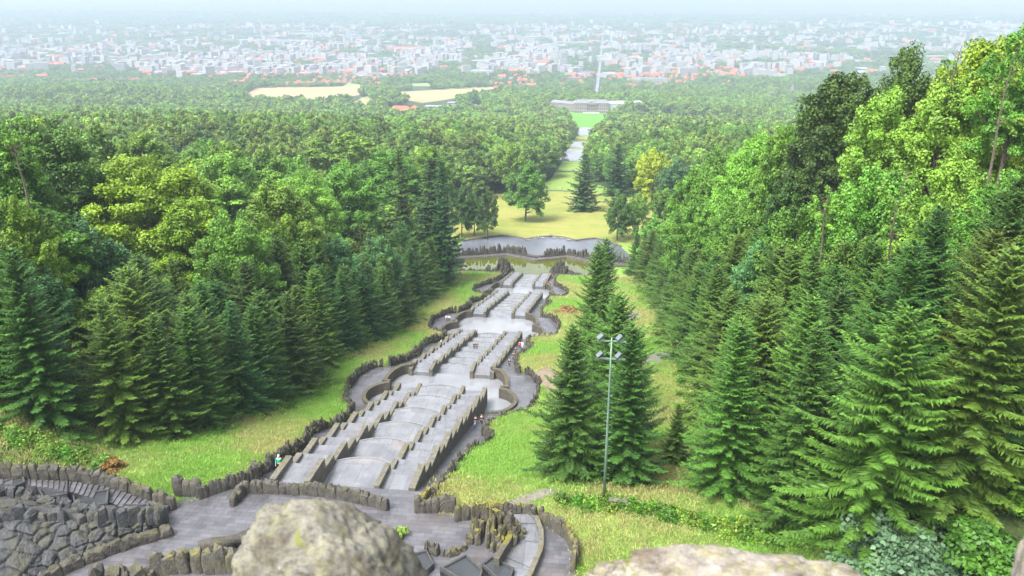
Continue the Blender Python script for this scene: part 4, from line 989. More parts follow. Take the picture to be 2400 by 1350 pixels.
def town(px, py):
    py = py-13
    """how built-up the plain is at a place, by where the photograph shows streets and where woods"""
    v = np.zeros(px.shape)
    def el(cx, cy, rx, ry, a): nonlocal v; v = np.maximum(v, a*np.clip(1.6-((px-cx)/rx)**2-((py-cy)/ry)**2, 0, 1))
    el(200,150,330,30,1); el(560,165,260,22,.9); el(780,135,300,40,1); el(760,180,120,20,.9); el(1100,130,260,30,1); el(300,105,320,14,.6); el(1000,90,600,16,.6)
    el(1290,110,330,55,1); el(1300,150,150,40,1); el(1500,170,130,25,1); el(1650,130,260,22,1); el(1800,155,230,18,.9); el(2150,90,330,20,.75); el(2250,55,200,14,.6); el(900,100,250,14,.7)
    el(1230,185,90,14,.7); el(1700,190,60,8,.6); el(2050,130,200,8,.6); el(1750,80,300,12,.5)
    el(700,62,700,16,.45); el(1500,70,500,22,.6); el(2000,60,500,20,.5); el(300,80,400,12,.4)
    return v
def plant(y0, y1, sp, hr, rr, protos, keep=None, out=None):
    Y = y0; idx = 0
    while Y < y1:
        s_ = sp(Y) if callable(sp) else sp
        us = np.arange(-Y*.86-80, Y*.62+80, s_); us = us+rs.uniform(-.42,.42,len(us))*s_; ys = Y+rs.uniform(-.42,.42,len(us))*s_
        zs = gv(us, ys); px, py, d = proj(us+AX, ys, zs+8)
        L_, R_ = lawn_edges(ys)
        ok = (px > -80) & (px < 2480) & ~((us > L_-6) & (us < R_+6) & (ys < 1600))
        if keep is not None: ok &= keep(us, ys, px, py)
        for j in np.nonzero(ok)[0]:
            R_ = rs.uniform(*rr); H = rs.uniform(*hr)
            if Y > 1900 and town(px[j:j+1], py[j:j+1]+8)[0] > .2: H *= .6; R_ *= .8
            out.append((us[j]+AX, ys[j], zs[j]-.4, rs.rand()*6.28, R_/6.6, H/21, protos(us[j], ys[j])))
        Y += s_*.9
def species(u, Y):
    v = noise.noise(Vector((u*.006, Y*.004, 3.3)))+rs.normal()*.28
    return 4 if (rs.rand() < .13 or (Y < 700 and abs(u) < 120 and rs.rand() < .25)) else 0 if v < -.25 else 1 if v < .12 else 2 if v < .42 else 3
plant(300, 720, 11.5, (18,28), (6.6,10.0), species, lambda u, Y, px, py: (Y > 345) | (np.abs(u) > 95), mid)
# keep woodland off the single trees
P_ = np.array(PLACED); mid = [q for q in mid if q[1] > 480 or np.min((P_[:, 0]+AX-q[0])**2+(P_[:, 1]-q[1])**2-(.55*(P_[:, 2]+5))**2) > 0]
scatter("nearer_woodland", mid, FAR+FARS, 'stuff', label="dense mixed woodland on both sides of the park's long vista", cat="woodland")
def castle_free(u, Y): return ~((u > -90) & (u < 105) & (Y > 1560) & (Y < 1680))
def far_ok(u, Y, px, py):
    ok = np.ones(len(u), bool); _, pyg, _ = proj(u+AX, Y, gv(u, Y)); 
    for f_ in FIELDS: ok &= ~in_poly(px, pyg, f_) & ~in_poly(px, pyg-6, f_) & ~in_poly(px, pyg-13, f_)
    for x0, y0, x1, y1 in BUILT: ok &= ~((px > x0-4) & (px < x1+4) & (pyg > y0) & (pyg < y1+12))
    return ok & castle_free(u, Y)
AVX = lambda Y: np.abs(Y*0+1)
far_ = []
plant(720, 1900, lambda Y: 12.5+Y*.0014, (17,28), (7.4,11.5), species, far_ok, far_)
CG_ = np.random.RandomState(4)
def town_ok(u, Y, px, py):
    t_ = town(px, py+2); return (rs.rand(len(u)) < np.where(t_ > .2, .8, .9)) & far_ok(u, Y, px, py) & (np.abs(u-av_u(Y)) > 16)
def av_u(Y): return np.interp(Y, [1650,2400,6500], [2, 2, -2])
plant(1900, 2700, lambda Y: 15.5, (12,21), (6.5,9), species, town_ok, far_)
plant(2700, 4400, lambda Y: 20, (11,19), (8,12), species, town_ok, far_)
plant(4400, 8500, lambda Y: 37, (11,19), (14,22), species, town_ok, far_)
far_ = np.array(far_)
LOWP = LOW+FARS
scatter("distant_woodland", far_, LOWP, 'stuff', label="hazy woods and tree belts stretching across the plain to the town", cat="woodland")
print("mid", len(mid), "far", len(far_), "cands", len(cands), "trees", tree_cnt)

# ------------------------------------------------------------------ fields
def fieldmat(name, c1, c2, sc_, rot):
    m, ns, ls, bs = newmat(name); g = ns.new("ShaderNodeNewGeometry"); mp = N(ns, "ShaderNodeMapping"); mp.inputs["Rotation"].default_value = (0,0,rot); mp.inputs["Scale"].default_value = (.035,.003,.01); ls.new(g.outputs["Position"], mp.inputs[0])
    a = noise_col(ns, ls, mp.outputs[0], 1.0, [(.3, c1), (.5, c2), (.7, c1)], 4, .6); ls.new(a, bs.inputs["Base Color"]); bs.inputs["Roughness"].default_value = .9; return m
wheat = fieldmat("wheat_stubble", (.26,.18,.085), (.27,.19,.095), 1, .6); hay = fieldmat("dry_hay", (.23,.20,.08), (.20,.20,.07), 1, -.3); green_f = fieldmat("green_field", (.13,.22,.05), (.16,.24,.065), 1, .3)
for i, (f_, mm) in enumerate(zip(FIELDS, (wheat, hay, hay, green_f, green_f))):
    struct(drape("field", [(G(a_, b_).x, G(a_, b_).y) for a_, b_ in f_], .6, mm))
for f_ in ([(930,222),(1030,216),(1080,222),(1000,238),(955,234)],): struct(drape("field", [(G(a_, b_).x, G(a_, b_).y) for a_, b_ in f_], .9, wheat))
# vista: ponds, grass, crossing paths
for y0, y1, hw_, nm, mm, dz in ((1225,1292,24,"lake_water",M['lake'],.25),(925,960,15,"lake_water",M['lake'],.2),(735,790,14,"lake_water",M['lake'],.2),(1080,1100,14,"gravel_path",M['gravel'],.2),(632,636,13,"gravel_path",M['gravel'],.12),(500,503,20,"gravel_path",M['gravel'],.12)):
    v = [];
    zf = [zA(y) for y in (y0, y1)]
    flat = nm == "lake_water"
    for y in np.linspace(y0, y1, 6):
        for x in np.linspace(-hw_, hw_, 7): v.append((AX+x*(1-.15*abs((y-y0)/(y1-y0)-.5)), y, (max(zf)+.15) if flat else zA(y)+dz+.3))
    if flat:                                        # a level sheet with a shallow earth bank below its far edge
        mbk = MB(); mbk.prism([(AX-hw_-1,y0-1),(AX+hw_+1,y0-1),(AX+hw_+1,y1+1),(AX-hw_-1,y1+1)], min(zf)-1, max(zf)+.1); struct(mbk.build("pond_bank", M['gravel']))
    f = [(i*7+j, i*7+j+1, (i+1)*7+j+1, (i+1)*7+j) for i in range(5) for j in range(6)]
    struct(link(nm, mesh_np(nm, v, f, mm)))
# avenue towards the town
v = []; ys = np.concatenate([np.arange(1690, 3000, 60), np.arange(3000, 7000, 250)])
for y in ys:
    for x in (-4.2, -1.4, 1.4, 4.2): v.append((AX+float(av_u(y))+x, y, ground(float(av_u(y))+x, y)+1.2))
f = [(i*4+j, i*4+j+1, (i+1)*4+j+1, (i+1)*4+j) for i in range(len(ys)-1) for j in range(3)]
struct(link("avenue", mesh_np("avenue", v, f, M['asphalt'])))

# ------------------------------------------------------------------ castle
def castle():
    p = G(1386, 264); x0, y0 = p.x, 1590.0; z0 = ground(x0-AX, y0)-.5
    t = thing("palace", "long grey stone palace with a columned portico at the end of the lawn", "palace", (x0, y0, z0))
    b = MB(); b.box(-33,33,0,24,0,19.5); b.box(-10,10,-2,1,0,5); wall = b.build("wall", M['sand'], t)
    c = MB(); c.box(-34,34,-.8,25,19.5,20.7); c.box(-33.6,33.6,-.5,0,5.2,5.9); c.build("cornice", M['white'], t)
    r = MB(); r.add([(-33,0,20.7),(33,0,20.7),(33,24,20.7),(-33,24,20.7),(-27,9,24.5),(27,9,24.5),(27,15,24.5),(-27,15,24.5)], [(0,1,5,4),(1,2,6,5),(2,3,7,6),(3,0,4,7),(4,5,6,7)]); r.build("roof", M['castleroof'], t)
    for fl, (za, zb) in enumerate(((1.2,4.2),(7,11.5),(13.5,17.5))):
        for k in range(15):
            x = -29.4+k*4.2
            if abs(x) < 10.5 and fl: continue
            wn = MB(); wn.box(x-.75,x+.75,-.12,.06,za,zb); o = wn.build("window", M['darkwin'], t)
    for k in range(5): wn = MB(); x = -7.2+k*3.6; wn.box(x-.7,x+.7,-.12,.05,7,11.5); wn.box(x-.7,x+.7,-.12,.05,13.5,16); wn.build("window", M['darkwin'], t)
    for k in range(6):
        cm = MB(); x = -9+k*3.6; cm.tube([(x,-1.6,5),(x,-1.6,5.5),(x,-1.6,11),(x,-1.6,17)], [.8,.62,.6,.52], 12); cm.box(x-.8,x+.8,-2.4,-.8,16.9,17.5); cm.build("column", M['sand'], t)
    pd = MB(); pd.box(-10.6,10.6,-2.6,0,17.5,19.6); pd.add([(-11,-2.6,19.6),(11,-2.6,19.6),(0,-2.6,24),(-11,6,19.6),(11,6,19.6),(0,6,24)], [(0,1,2),(5,4,3),(0,2,5,3),(1,4,5,2),(0,3,4,1)]); pd.build("pediment", M['sand'], t)
    st = MB()
    for k in range(6): st.box(-16,16,-12+k*1.2,-.2,-1,.4+.4*k)
    st.build("steps", M['white'], t)
    # wings
    for s, L_, mm, h in ((-1,52,'sand',16),(1,66,'sheet',18)):
        rm = Matrix.Translation((s*33,8,0)) @ Matrix.Rotation(s*rad(24 if s < 0 else 10), 4, 'Z')
        wg = MB(); a_, b_ = sorted((0, s*L_)); wg.box(a_, b_, -2, 14, -3, h, rm); w_ = wg.build("wing", M[mm], t)
        rf = MB(); vs = [rm @ Vector(q) for q in ((a_-.5,-2.6,h),(b_+.5,-2.6,h),(b_+.5,14.6,h),(a_-.5,14.6,h),(a_+3,4,h+4),(b_-3,4,h+4),(b_-3,8,h+4),(a_+3,8,h+4))]
        rf.add(vs, [(0,1,5,4),(1,2,6,5),(2,3,7,6),(3,0,4,7),(4,5,6,7)]); rf.build("wing_roof", M['castleroof' if s < 0 else 'sheet'], t)
        if s < 0:
            for k in range(12):
                for za, zb in ((1,4),(6,9),(11.5,14.4)):
                    wn = MB(); x = -3-k*3.7; wn.box(x-.6,x+.6,-2.12,-1.9,za,zb,rm); wn.build("window", M['darkwin'], t)
castle()

# ------------------------------------------------------------------ houses and the town
def house_mesh(name, w_, l_, h, rh, wall, roof, hip=False, flat=False):
    mb = MB(); mb.mi = 0; mb.box(-w_/2,w_/2,-l_/2,l_/2,-3,h)
    if flat: mb.mi = 1; mb.box(-w_/2-.3,w_/2+.3,-l_/2-.3,l_/2+.3,h,h+.8)
    else:
        mb.mi = 0; mb.add([(-w_/2,-l_/2,h),(w_/2,-l_/2,h),(0,-l_/2,h+rh)], [(0,1,2)]); mb.add([(-w_/2,l_/2,h),(w_/2,l_/2,h),(0,l_/2,h+rh)], [(2,1,0)])
        mb.mi = 1; e = .6
        for s in (-1, 1):
            mb.add([(s*(w_/2+e),-l_/2-e,h-e*rh/(w_/2)),(s*(w_/2+e),l_/2+e,h-e*rh/(w_/2)),(0,l_/2+e,h+rh),(0,-l_/2-e,h+rh),(s*(w_/2+e),-l_/2-e,h-e*rh/(w_/2)+.3),(s*(w_/2+e),l_/2+e,h-e*rh/(w_/2)+.3),(0,l_/2+e,h+rh+.3),(0,-l_/2-e,h+rh+.3)],
                   [(0,1,2,3),(7,6,5,4),(0,4,5,1),(3,2,6,7),(0,3,7,4),(1,5,6,2)])
    mb.mi = 2
    for fl in range(int(h//3)):
        for k in range(int(l_//3.4)):
            y = -l_/2+2+k*3.4
            for s in (-1, 1): a_, b_ = sorted((s*w_/2, s*(w_/2+.05))); mb.box(a_, b_, y-.6, y+.6, fl*3+1, fl*3+2.4)
        for k in range(int(w_//3.4)):
            x = -w_/2+2+k*3.4
            for s in (-1, 1): a_, b_ = sorted((s*l_/2, s*(l_/2+.05))); mb.box(x-.6, x+.6, a_, b_, fl*3+1, fl*3+2.4)
    return mb.mesh(name, [M[wall], M[roof], M['darkwin']])
HT = [("white house with a red tiled roof", house_mesh("house",9,12,6,4.8,'white','redroof')),("white house with a brown roof", house_mesh("house",9,11,6,5,'white','brownroof')),
      ("cream house with a red roof", house_mesh("house",10,12,6.5,4.5,'cream','redroof')),("white house with a grey roof", house_mesh("house",9,13,6.5,4,'white','greyroof')),
      ("white house with a pale flat roof", house_mesh("house",10,13,6,3,'white','whiteroof',flat=True)),("long white block with a low grey roof", house_mesh("house",13,34,11,3.5,'white','greyroof')),
      ("long cream block with a red roof", house_mesh("house",12,30,10,4.5,'cream','redroof')),("big flat white hall", house_mesh("house",38,75,9,3,'white','whiteroof',flat=True)),("tall white apartment block", house_mesh("house",15,32,26,3,'white','whiteroof',flat=True))]
hr = np.random.RandomState(99); H_ = []
Y = 1950.0
while Y < 9000:
    s_ = 17 if Y < 2900 else 22 if Y < 4400 else 38
    us = np.arange(-Y*.86, Y*.62, s_); us = us+hr.uniform(-.4,.4,len(us))*s_; ys = Y+hr.uniform(-.4,.4,len(us))*s_
    zs = gv(us, ys); px, py, d = proj(us+AX, ys, zs+3); t_ = town(px, py)
    cn = np.array([noise.noise(Vector((a_*.0045, b_*.0030, 9.1))) for a_, b_ in zip(us, ys)])
    pr_ = np.where(t_ > .15, .02+.34*t_*np.clip(cn*4.2+.40, 0, 1), .004)
    ok = (hr.rand(len(us)) < pr_) & (px > -30) & (px < 2430) & far_ok(us, ys, px, py) & (np.abs(us-av_u(ys)) > 22)
    for j in np.nonzero(ok)[0]:
        ct = noise.noise(Vector((us[j]*.002, ys[j]*.002, 5)))
        if Y < 4400: k = hr.choice(9, p=[.38,.18,.26,.13,.01,.012,.025,.001,.002])
        else: k = hr.choice(9, p=[.30,.18,.24,.16,.03,.03,.045,.007,.008])
        th = round((noise.noise(Vector((us[j]*.003, ys[j]*.003, 1)))*3)/.5)*.5+hr.choice([0, 1.5708])+hr.normal(0, .08)
        H_.append((us[j]+AX, ys[j], zs[j], th, hr.uniform(.85,1.15), hr.uniform(.85,1.2), k, d[j], px[j], py[j]))
    Y += s_
H_.sort(key=lambda q: q[7])
print("houses", len(H_))
def district(px): return "far left" if px < 350 else "left" if px < 700 else "left-centre" if px < 1050 else "middle" if px < 1390 else "right of the straight avenue" if px < 1650 else "right"
HO = []
HIDDEN_HOUSES = {2,5,7,8,9,10,11,13,15,16,19,22,23,24,25,27,30,32,34,35,38,39,40,43,45,46,49,50,51,57,61,62,63,64,68,72,80,82,85,87,90,95,98,101,104,105,108,109,110,111,115,116,117,122,126,132,133,135,139,143,145,149,152,162,169,174,176,177,193,201,203,209,212,215,217,222,225,226,232,236,240,248,253,256,265,270,287,289,295,299,308,332,333,341,347,361,375,376,389,405,448,452,453,455,469,493,497,533,537}
for hi, q in enumerate(H_[:396]):
    if hi in HIDDEN_HOUSES: continue
    o = link("house", HT[q[6]][1], None, q[:3]); o.rotation_euler = (0,0,q[3]); o.scale = (q[4],q[4],q[5])
    lb = f"{HT[q[6]][0]} by the woods, town's {district(q[8])}" if q[8] < 1390 or q[8] >= 1650 else f"{HT[q[6]][0]} by the woods, {district(q[8])}"
    tag(o, lb, "house", lb); HO.append(o); o["nr"] = hi
PH = []
for k in range(9):
    o = next((h for h in HO if h.data == HT[k][1]), None)
    if o is None:
        q = H_[396+k]; o = link("house", HT[k][1], None, q[:3]); o.rotation_euler = (0,0,q[3]); tag(o, f"{HT[k][0]}, single one standing at the town's near side", "house")
    PH.append(o)
scatter("distant_town", [q[:7] for q in H_[396:]], PH, 'stuff', label="thousands of small pale houses and halls of the hazy town", cat="town")
def building(px, py, w_, l_, h, label, wall='white', roof='whiteroof', flat=True, rot=0, floors=3, rh=4, name="building", cat="building"):
    p = G(px, py); t = thing(name, label, cat, (p.x, p.y, p.z), rot)
    MB().box(-w_/2,w_/2,-l_/2,l_/2,-4,h).build("wall", M[wall], t)
    r = MB()
    if flat: r.box(-w_/2-.5,w_/2+.5,-l_/2-.5,l_/2+.5,h,h+.9)
    else: r.add([(-w_/2-1,-l_/2-1,h),(w_/2+1,-l_/2-1,h),(w_/2+1,l_/2+1,h),(-w_/2-1,l_/2+1,h),(-w_/2+l_*.4,0,h+rh),(w_/2-l_*.4,0,h+rh)], [(0,1,5,4),(1,2,5),(2,3,4,5),(3,0,4),(3,2,1,0)])
    r.build("roof", M[roof], t)
    fh = h/floors
    for fl in range(floors):
        for k in range(int(w_//5)): x = -w_/2+2.6+k*5; MB().box(x-1.6,x+1.6,-l_/2-.1,-l_/2+.02,fl*fh+fh*.35,fl*fh+fh*.8).build("window", M['darkwin'], t)
    return t
building(1030,262,52,16,10,"long white modern building in the woods left of the palace")
building(1062,256,20,14,13,"tall end block of the white modern building left of the palace", floors=4)
building(940,266,40,18,6,"pinkish building with a low red roof left of the white modern one", 'cream','redroof',False,rh=8,floors=2)
building(972,264,18,18,6,"small red-roofed building beside the larger pinkish one", 'cream','redroof',False,rh=7,floors=2)
building(1115,262,15,13,8,"small grey-roofed pavilion standing alone in the woods", 'cream','greyroof',False,rh=6,floors=2)
building(1532,196,85,18,16,"long white office block right of the avenue at the woods' edge", floors=5)
building(1485,196,40,18,13,"low white building beside the long office block", floors=4)
building(1345,192,46,18,12,"brick-red flat building left of the avenue at the woods' edge", 'pinkish','brownroof',floors=4)
building(1372,180,40,18,18,"pale green-grey block left of the avenue", 'sheet','greyroof',floors=5)
building(1240,104,70,40,40,"big white tower block in the hazy town left of the avenue", floors=9)
building(8,134,40,20,34,"grey tower block at the far left edge of the town", 'sheet','greyroof',floors=9)
building(1075,114,18,16,48,"slim white tower standing in the hazy town", floors=9)
building(950,122,190,22,16,"long red-roofed institution in the middle of the left town", 'cream','redroof',False,rh=9,floors=4)
building(640,99,420,60,12,"very long white factory hall in the hazy left town", floors=2)
building(715,82,300,70,12,"white factory hall behind the longest one", floors=2)
building(2370,62,520,90,14,"huge white halls at the hazy upper right", floors=2)
building(1640,143,90,20,14,"red-roofed long block in the right part of the town", 'cream','redroof',False,rh=6,floors=4)
p = G(1855, 226); t = thing("church", "small church with a pointed grey spire in the woods right of the town", "church", p)
MB().box(-4,4,-4,4,-2,18).build("tower", M['cream'], t); MB().add([(-4.4,-4.4,18),(4.4,-4.4,18),(4.4,4.4,18),(-4.4,4.4,18),(0,0,34)], [(0,1,4),(1,2,4),(2,3,4),(3,0,4),(3,2,1,0)]).build("spire", M['greyroof'], t)
MB().box(4,22,-6,6,-2,9).build("nave", M['cream'], t)

# ------------------------------------------------------------------ floodlight mast
p = W(1415, 1182, -46.6); mz = ground(p.x-AX, p.y)
t = thing("floodlight_mast", "green steel floodlight mast with four lamps in front of the spruces", "floodlight mast", (p.x, p.y, mz-.1))
mb = MB(); mb.tube([(0,0,0),(0,0,6),(0,0,13),(0,0,17)], [.14,.12,.09,.07], 12); mb.build("pole", M['polegreen'], t, smooth=True)
mb = MB()
for i in range(34):
    z = 3.0+i*.38; s = -1 if i % 2 else 1; mb.tube([(0,0,z),(s*.36,0,z)], [.02,.02], 5)
mb.build("climbing_rungs", M['polegreen'], t)
for z in (14.9, 16.6):
    MB().box(-1.25,1.25,-.07,.07,z,z+.13).build("crossarm", M['polegreen'], t)
    for s in (-1.0, .62):
        rm = Matrix.Translation((s,-.25,z+.55)) @ Matrix.Rotation(rad(-18 if s < 0 else -10), 4, 'Z') @ Matrix.Rotation(rad(-42), 4, 'X') @ Matrix.Rotation(rad(35), 4, 'Y')
        lb = MB(); lb.box(-.20,.20,-.12,.12,-.33,.33,rm); l_ = bevel(lb.build("floodlight", M['lampbox'], t), .05)
        MB().box(-.165,.165,-.145,-.122,-.28,.28,rm).build("lamp_glass", M['lampglass'], l_)
        MB().tube([(s,0,z+.1),(s,-.2,z+.3)], [.04,.04], 6).build("bracket", M['polegreen'], t)
p = W(1448, 1190, -46.4); bz = ground(p.x-AX, p.y); t = thing("stone_plinth", "small pale stone block in the weeds right of the mast", "stone block", (p.x, p.y, bz))
bevel(MB().box(-.9,.9,-.3,.3,-.2,.75).build("block", M['cut'], t), .06)

# ------------------------------------------------------------------ paths and bare patches in the meadow
def gpoly(pts): return [(G(a_, b_).x, G(a_, b_).y) for a_, b_ in pts]
PATCHES = [[(1155,1192),(1230,1160),(1300,1146),(1310,1158),(1250,1176),(1180,1200)],[(1488,850),(1530,826),(1590,820),(1640,822),(1640,834),(1560,850),(1500,862)],[(1440,745),(1470,730),(1510,735),(1500,748),(1455,752)],[(1252,872),(1290,858),(1312,880),(1310,915),(1290,928),(1272,905)]]
for i, pl in enumerate(PATCHES): struct(drape("bare_earth" if i == 3 else "gravel_path", gpoly(pl), .06, M['dirt' if i == 3 else 'gravel'], .35))

# ------------------------------------------------------------------ meadow grass, weeds and bushes near the camera
def tuft_mesh(name, seed, nb, h, w_, spread, mat=None):
    r = np.random.RandomState(seed); c = r.normal(0, spread, (nb, 3)); c[:, 2] = 0
    d = unit(r.normal(0, .38, (nb, 3))+np.array([0, 0, 1.0])); ln = h*r.uniform(.5, 1.2, nb)[:, None]; a = d*ln*.5
    b = unit(np.cross(d, r.normal(size=(nb, 3))))*w_*r.uniform(.6, 1.3, nb)[:, None]
    v, q = quads_from(c+a, a, b); return mesh_np(name, v, q, mat or M['grassblade'], r.rand(nb))
gcols = [(.19,.36,.065),(.225,.36,.08),(.35,.36,.145)]
GT = []
for i, cc in enumerate(gcols):
    mm = mat_leaf("grass_%d" % i, trans=.3, fixed=cc, hvar=.01, vvar=.12, rough=.7, amp=.4)
    sp_ = W((1180,1560,640)[i], (1080,1225,1040)[i], (-51,-46.4,-51)[i]); o = link("grass_tuft", tuft_mesh("grass_tuft", i, 40, .26, .016, .26, mm), None, (sp_.x, sp_.y, ground(sp_.x-AX, sp_.y)))
    tag(o, ("small fresh green tuft in the meadow right of the cascade's top","pale tuft of grass in the meadow right of the horseshoe of stones","straw-coloured tuft in the meadow left of the nearest flight")[i], "grass tuft"); GT.append(o); o["kind"] = "stuff"
gp = []; r = np.random.RandomState(12)
yv = r.uniform(48, 300, 150000)**1.0; w8 = r.rand(150000) < np.clip((75/yv)**1.3, .12, 1); yv = yv[w8]
uv_ = r.uniform(-48, 48, len(yv)); Bq = np.interp(yv, [a for a, b in BT], [b for a, b in BT])
rx = np.hypot(uv_-16, yv-55)
ok = (np.abs(uv_) > np.where(yv < 66, 9, Bq+.6)) & ~in_poly(uv_, yv, TERR) & (yv < 276)
qx, qy, _ = proj(uv_+AX, yv, gv(uv_, yv))
for pl in PATCHES: ok &= ~in_poly(qx, qy, pl)
xs, ys_, us_ = uv_[ok]+AX, yv[ok], uv_[ok]
zs_ = gv(us_, ys_)
for x, y, z, u in zip(xs, ys_, zs_, us_):
    nv2 = noise.fractal(Vector((x*.06, y*.045, 2.0)), 1.0, 2.0, 3)+r.normal()*.14
    k = 0 if nv2 < .05 else 1 if nv2 < .28 else 2
    s = r.uniform(.7,1.4)*(1+y/300); gp.append((x, y, z-.03, r.rand()*6.28, s*1.25, s*r.uniform(.7,1.3), k))
scatter("meadow_grass", gp, GT, 'stuff', label="long meadow grass on both sides of the cascade", cat="grass")
print("grass", len(gp))
def bush(px, py, wpx, h, tint, label, k=0, low=.0):
    p = G(px, py); d = p.dot(Fv); R_ = wpx*d/FPX/2
    me, c, cr = broad_crown(500+k, h, R_, int(18+R_*9), 170, .2+.05*R_, low=low, csz=(.25,.42)); o = link("foliage", me, None); o.color = c4(tint)
    t = thing("bush", label, "bush", p); o.parent = t; link("stem", trunk_mesh(80+k, h*.7, c, .06, 4, "stem"), t); return t
bush(2095,1352,240,4.0,(.10,.20,.13),"blue-grey leafy bush under the right-hand spruces",1)
bush(2020,1240,110,3.6,(.11,.21,.13),"upper arm of grey-green elder beside the blue-grey bush",2)
bush(265,1100,46,.8,(.16,.10,.03),"rusty brown shrub behind the boulder parapet",7)
bush(1272,1080,36,.8,(.06,.17,.04),"small dark green thistle clump in the right meadow",9)
bush(938,1258,30,.7,(.13,.22,.05),"airy pale weed growing on the terrace behind the boulder",10)
bush(2330,1330,190,2.0,(.05,.125,.014),"bright green fern-like bush at the lower right",11)
bush(1330,735,52,.6,(.20,.13,.06),"patch of reddish-brown dock beside the middle basin",12)

WD = []
for i, (cc, ww) in enumerate((((.07,.19,.015),"bright green"),((.05,.13,.012),"dark green"),((.13,.24,.03),"pale green"))):
    r2 = np.random.RandomState(900+i); nn = 260; c_ = r2.normal(0, .38, (nn, 3)); c_[:, 2] = np.abs(r2.normal(0, .34, nn))*np.exp(-(c_[:, 0]**2+c_[:, 1]**2)); nr = unit(r2.normal(0, .5, (nn, 3))+np.array([0, -.2, 1])); a_ = unit(np.cross(nr, r2.normal(size=(nn, 3))))
    ln = .12*r2.uniform(.5, 1.5, nn)[:, None]; v, q = quads_from(c_+np.array([0,0,.05]), a_*ln, np.cross(nr, a_)*ln*.55); me = mesh_np("weed", v, q, mat_leaf("weed_%d" % i, fixed=cc, hvar=.02), r2.rand(nn))
    g0 = W((1378,1580,1700)[i], (1196,1222,1262)[i], -46.2); WD.append(tag(link("weed", me, None, (g0.x, g0.y, ground(g0.x-AX, g0.y))), f"{ww} clump of weeds {('at the foot of the floodlight mast','right of the small stone block','at the foot of the right-hand spruces')[i]}", "weed"))
for o in WD: o["kind"] = "stuff"
wp = []; r = np.random.RandomState(31)
def weeds(px0, py0, px1, py1, n_, wd_, sc0=1.3):
    for _ in range(n_):
        k = r.rand(); p = W(px0+(px1-px0)*k, py0+(py1-py0)*k, -46.3); x = p.x+r.normal()*wd_; y = p.y+r.normal()*wd_; u = x-AX
        if in_poly(u, y, TERR): continue
        s = sc0*r.uniform(.5,1.6); wp.append((x, y, ground(u, y), r.rand()*6.28, s, s*r.uniform(.6,1.5), r.choice(3)))
weeds(1330,1180,1480,1192,50,.4,.7); weeds(1480,1192,1700,1240,60,.4,.7); weeds(1700,1240,1900,1290,60,.5,.9); weeds(1900,1300,2400,1400,90,1.2,1.3); weeds(-20,1084,250,1088,60,.6,.8); weeds(1340,1300,1360,1345,14,.3,.7); weeds(2250,1200,2420,1330,110,1.6,1.6)
for Yw in np.arange(76, 270, .9):
    for s_, u0 in ((-1, float(np.interp(Yw, [a[1] for a in LF[1:]], [a[0] for a in LF[1:]]))+3.2), (1, float(np.interp(Yw, [a[1] for a in RF], [a[0] for a in RF]))-4.2)):
        u = u0+r.normal()*1.0; sc_ = .9*r.uniform(.5,1.5); wp.append((AX+u, Yw, ground(u, Yw), r.rand()*6.28, sc_, sc_*r.uniform(.6,1.3), r.choice(3)))
scatter("undergrowth", wp, WD, 'stuff', label="low weeds and nettles along the feet of the spruces", cat="undergrowth")

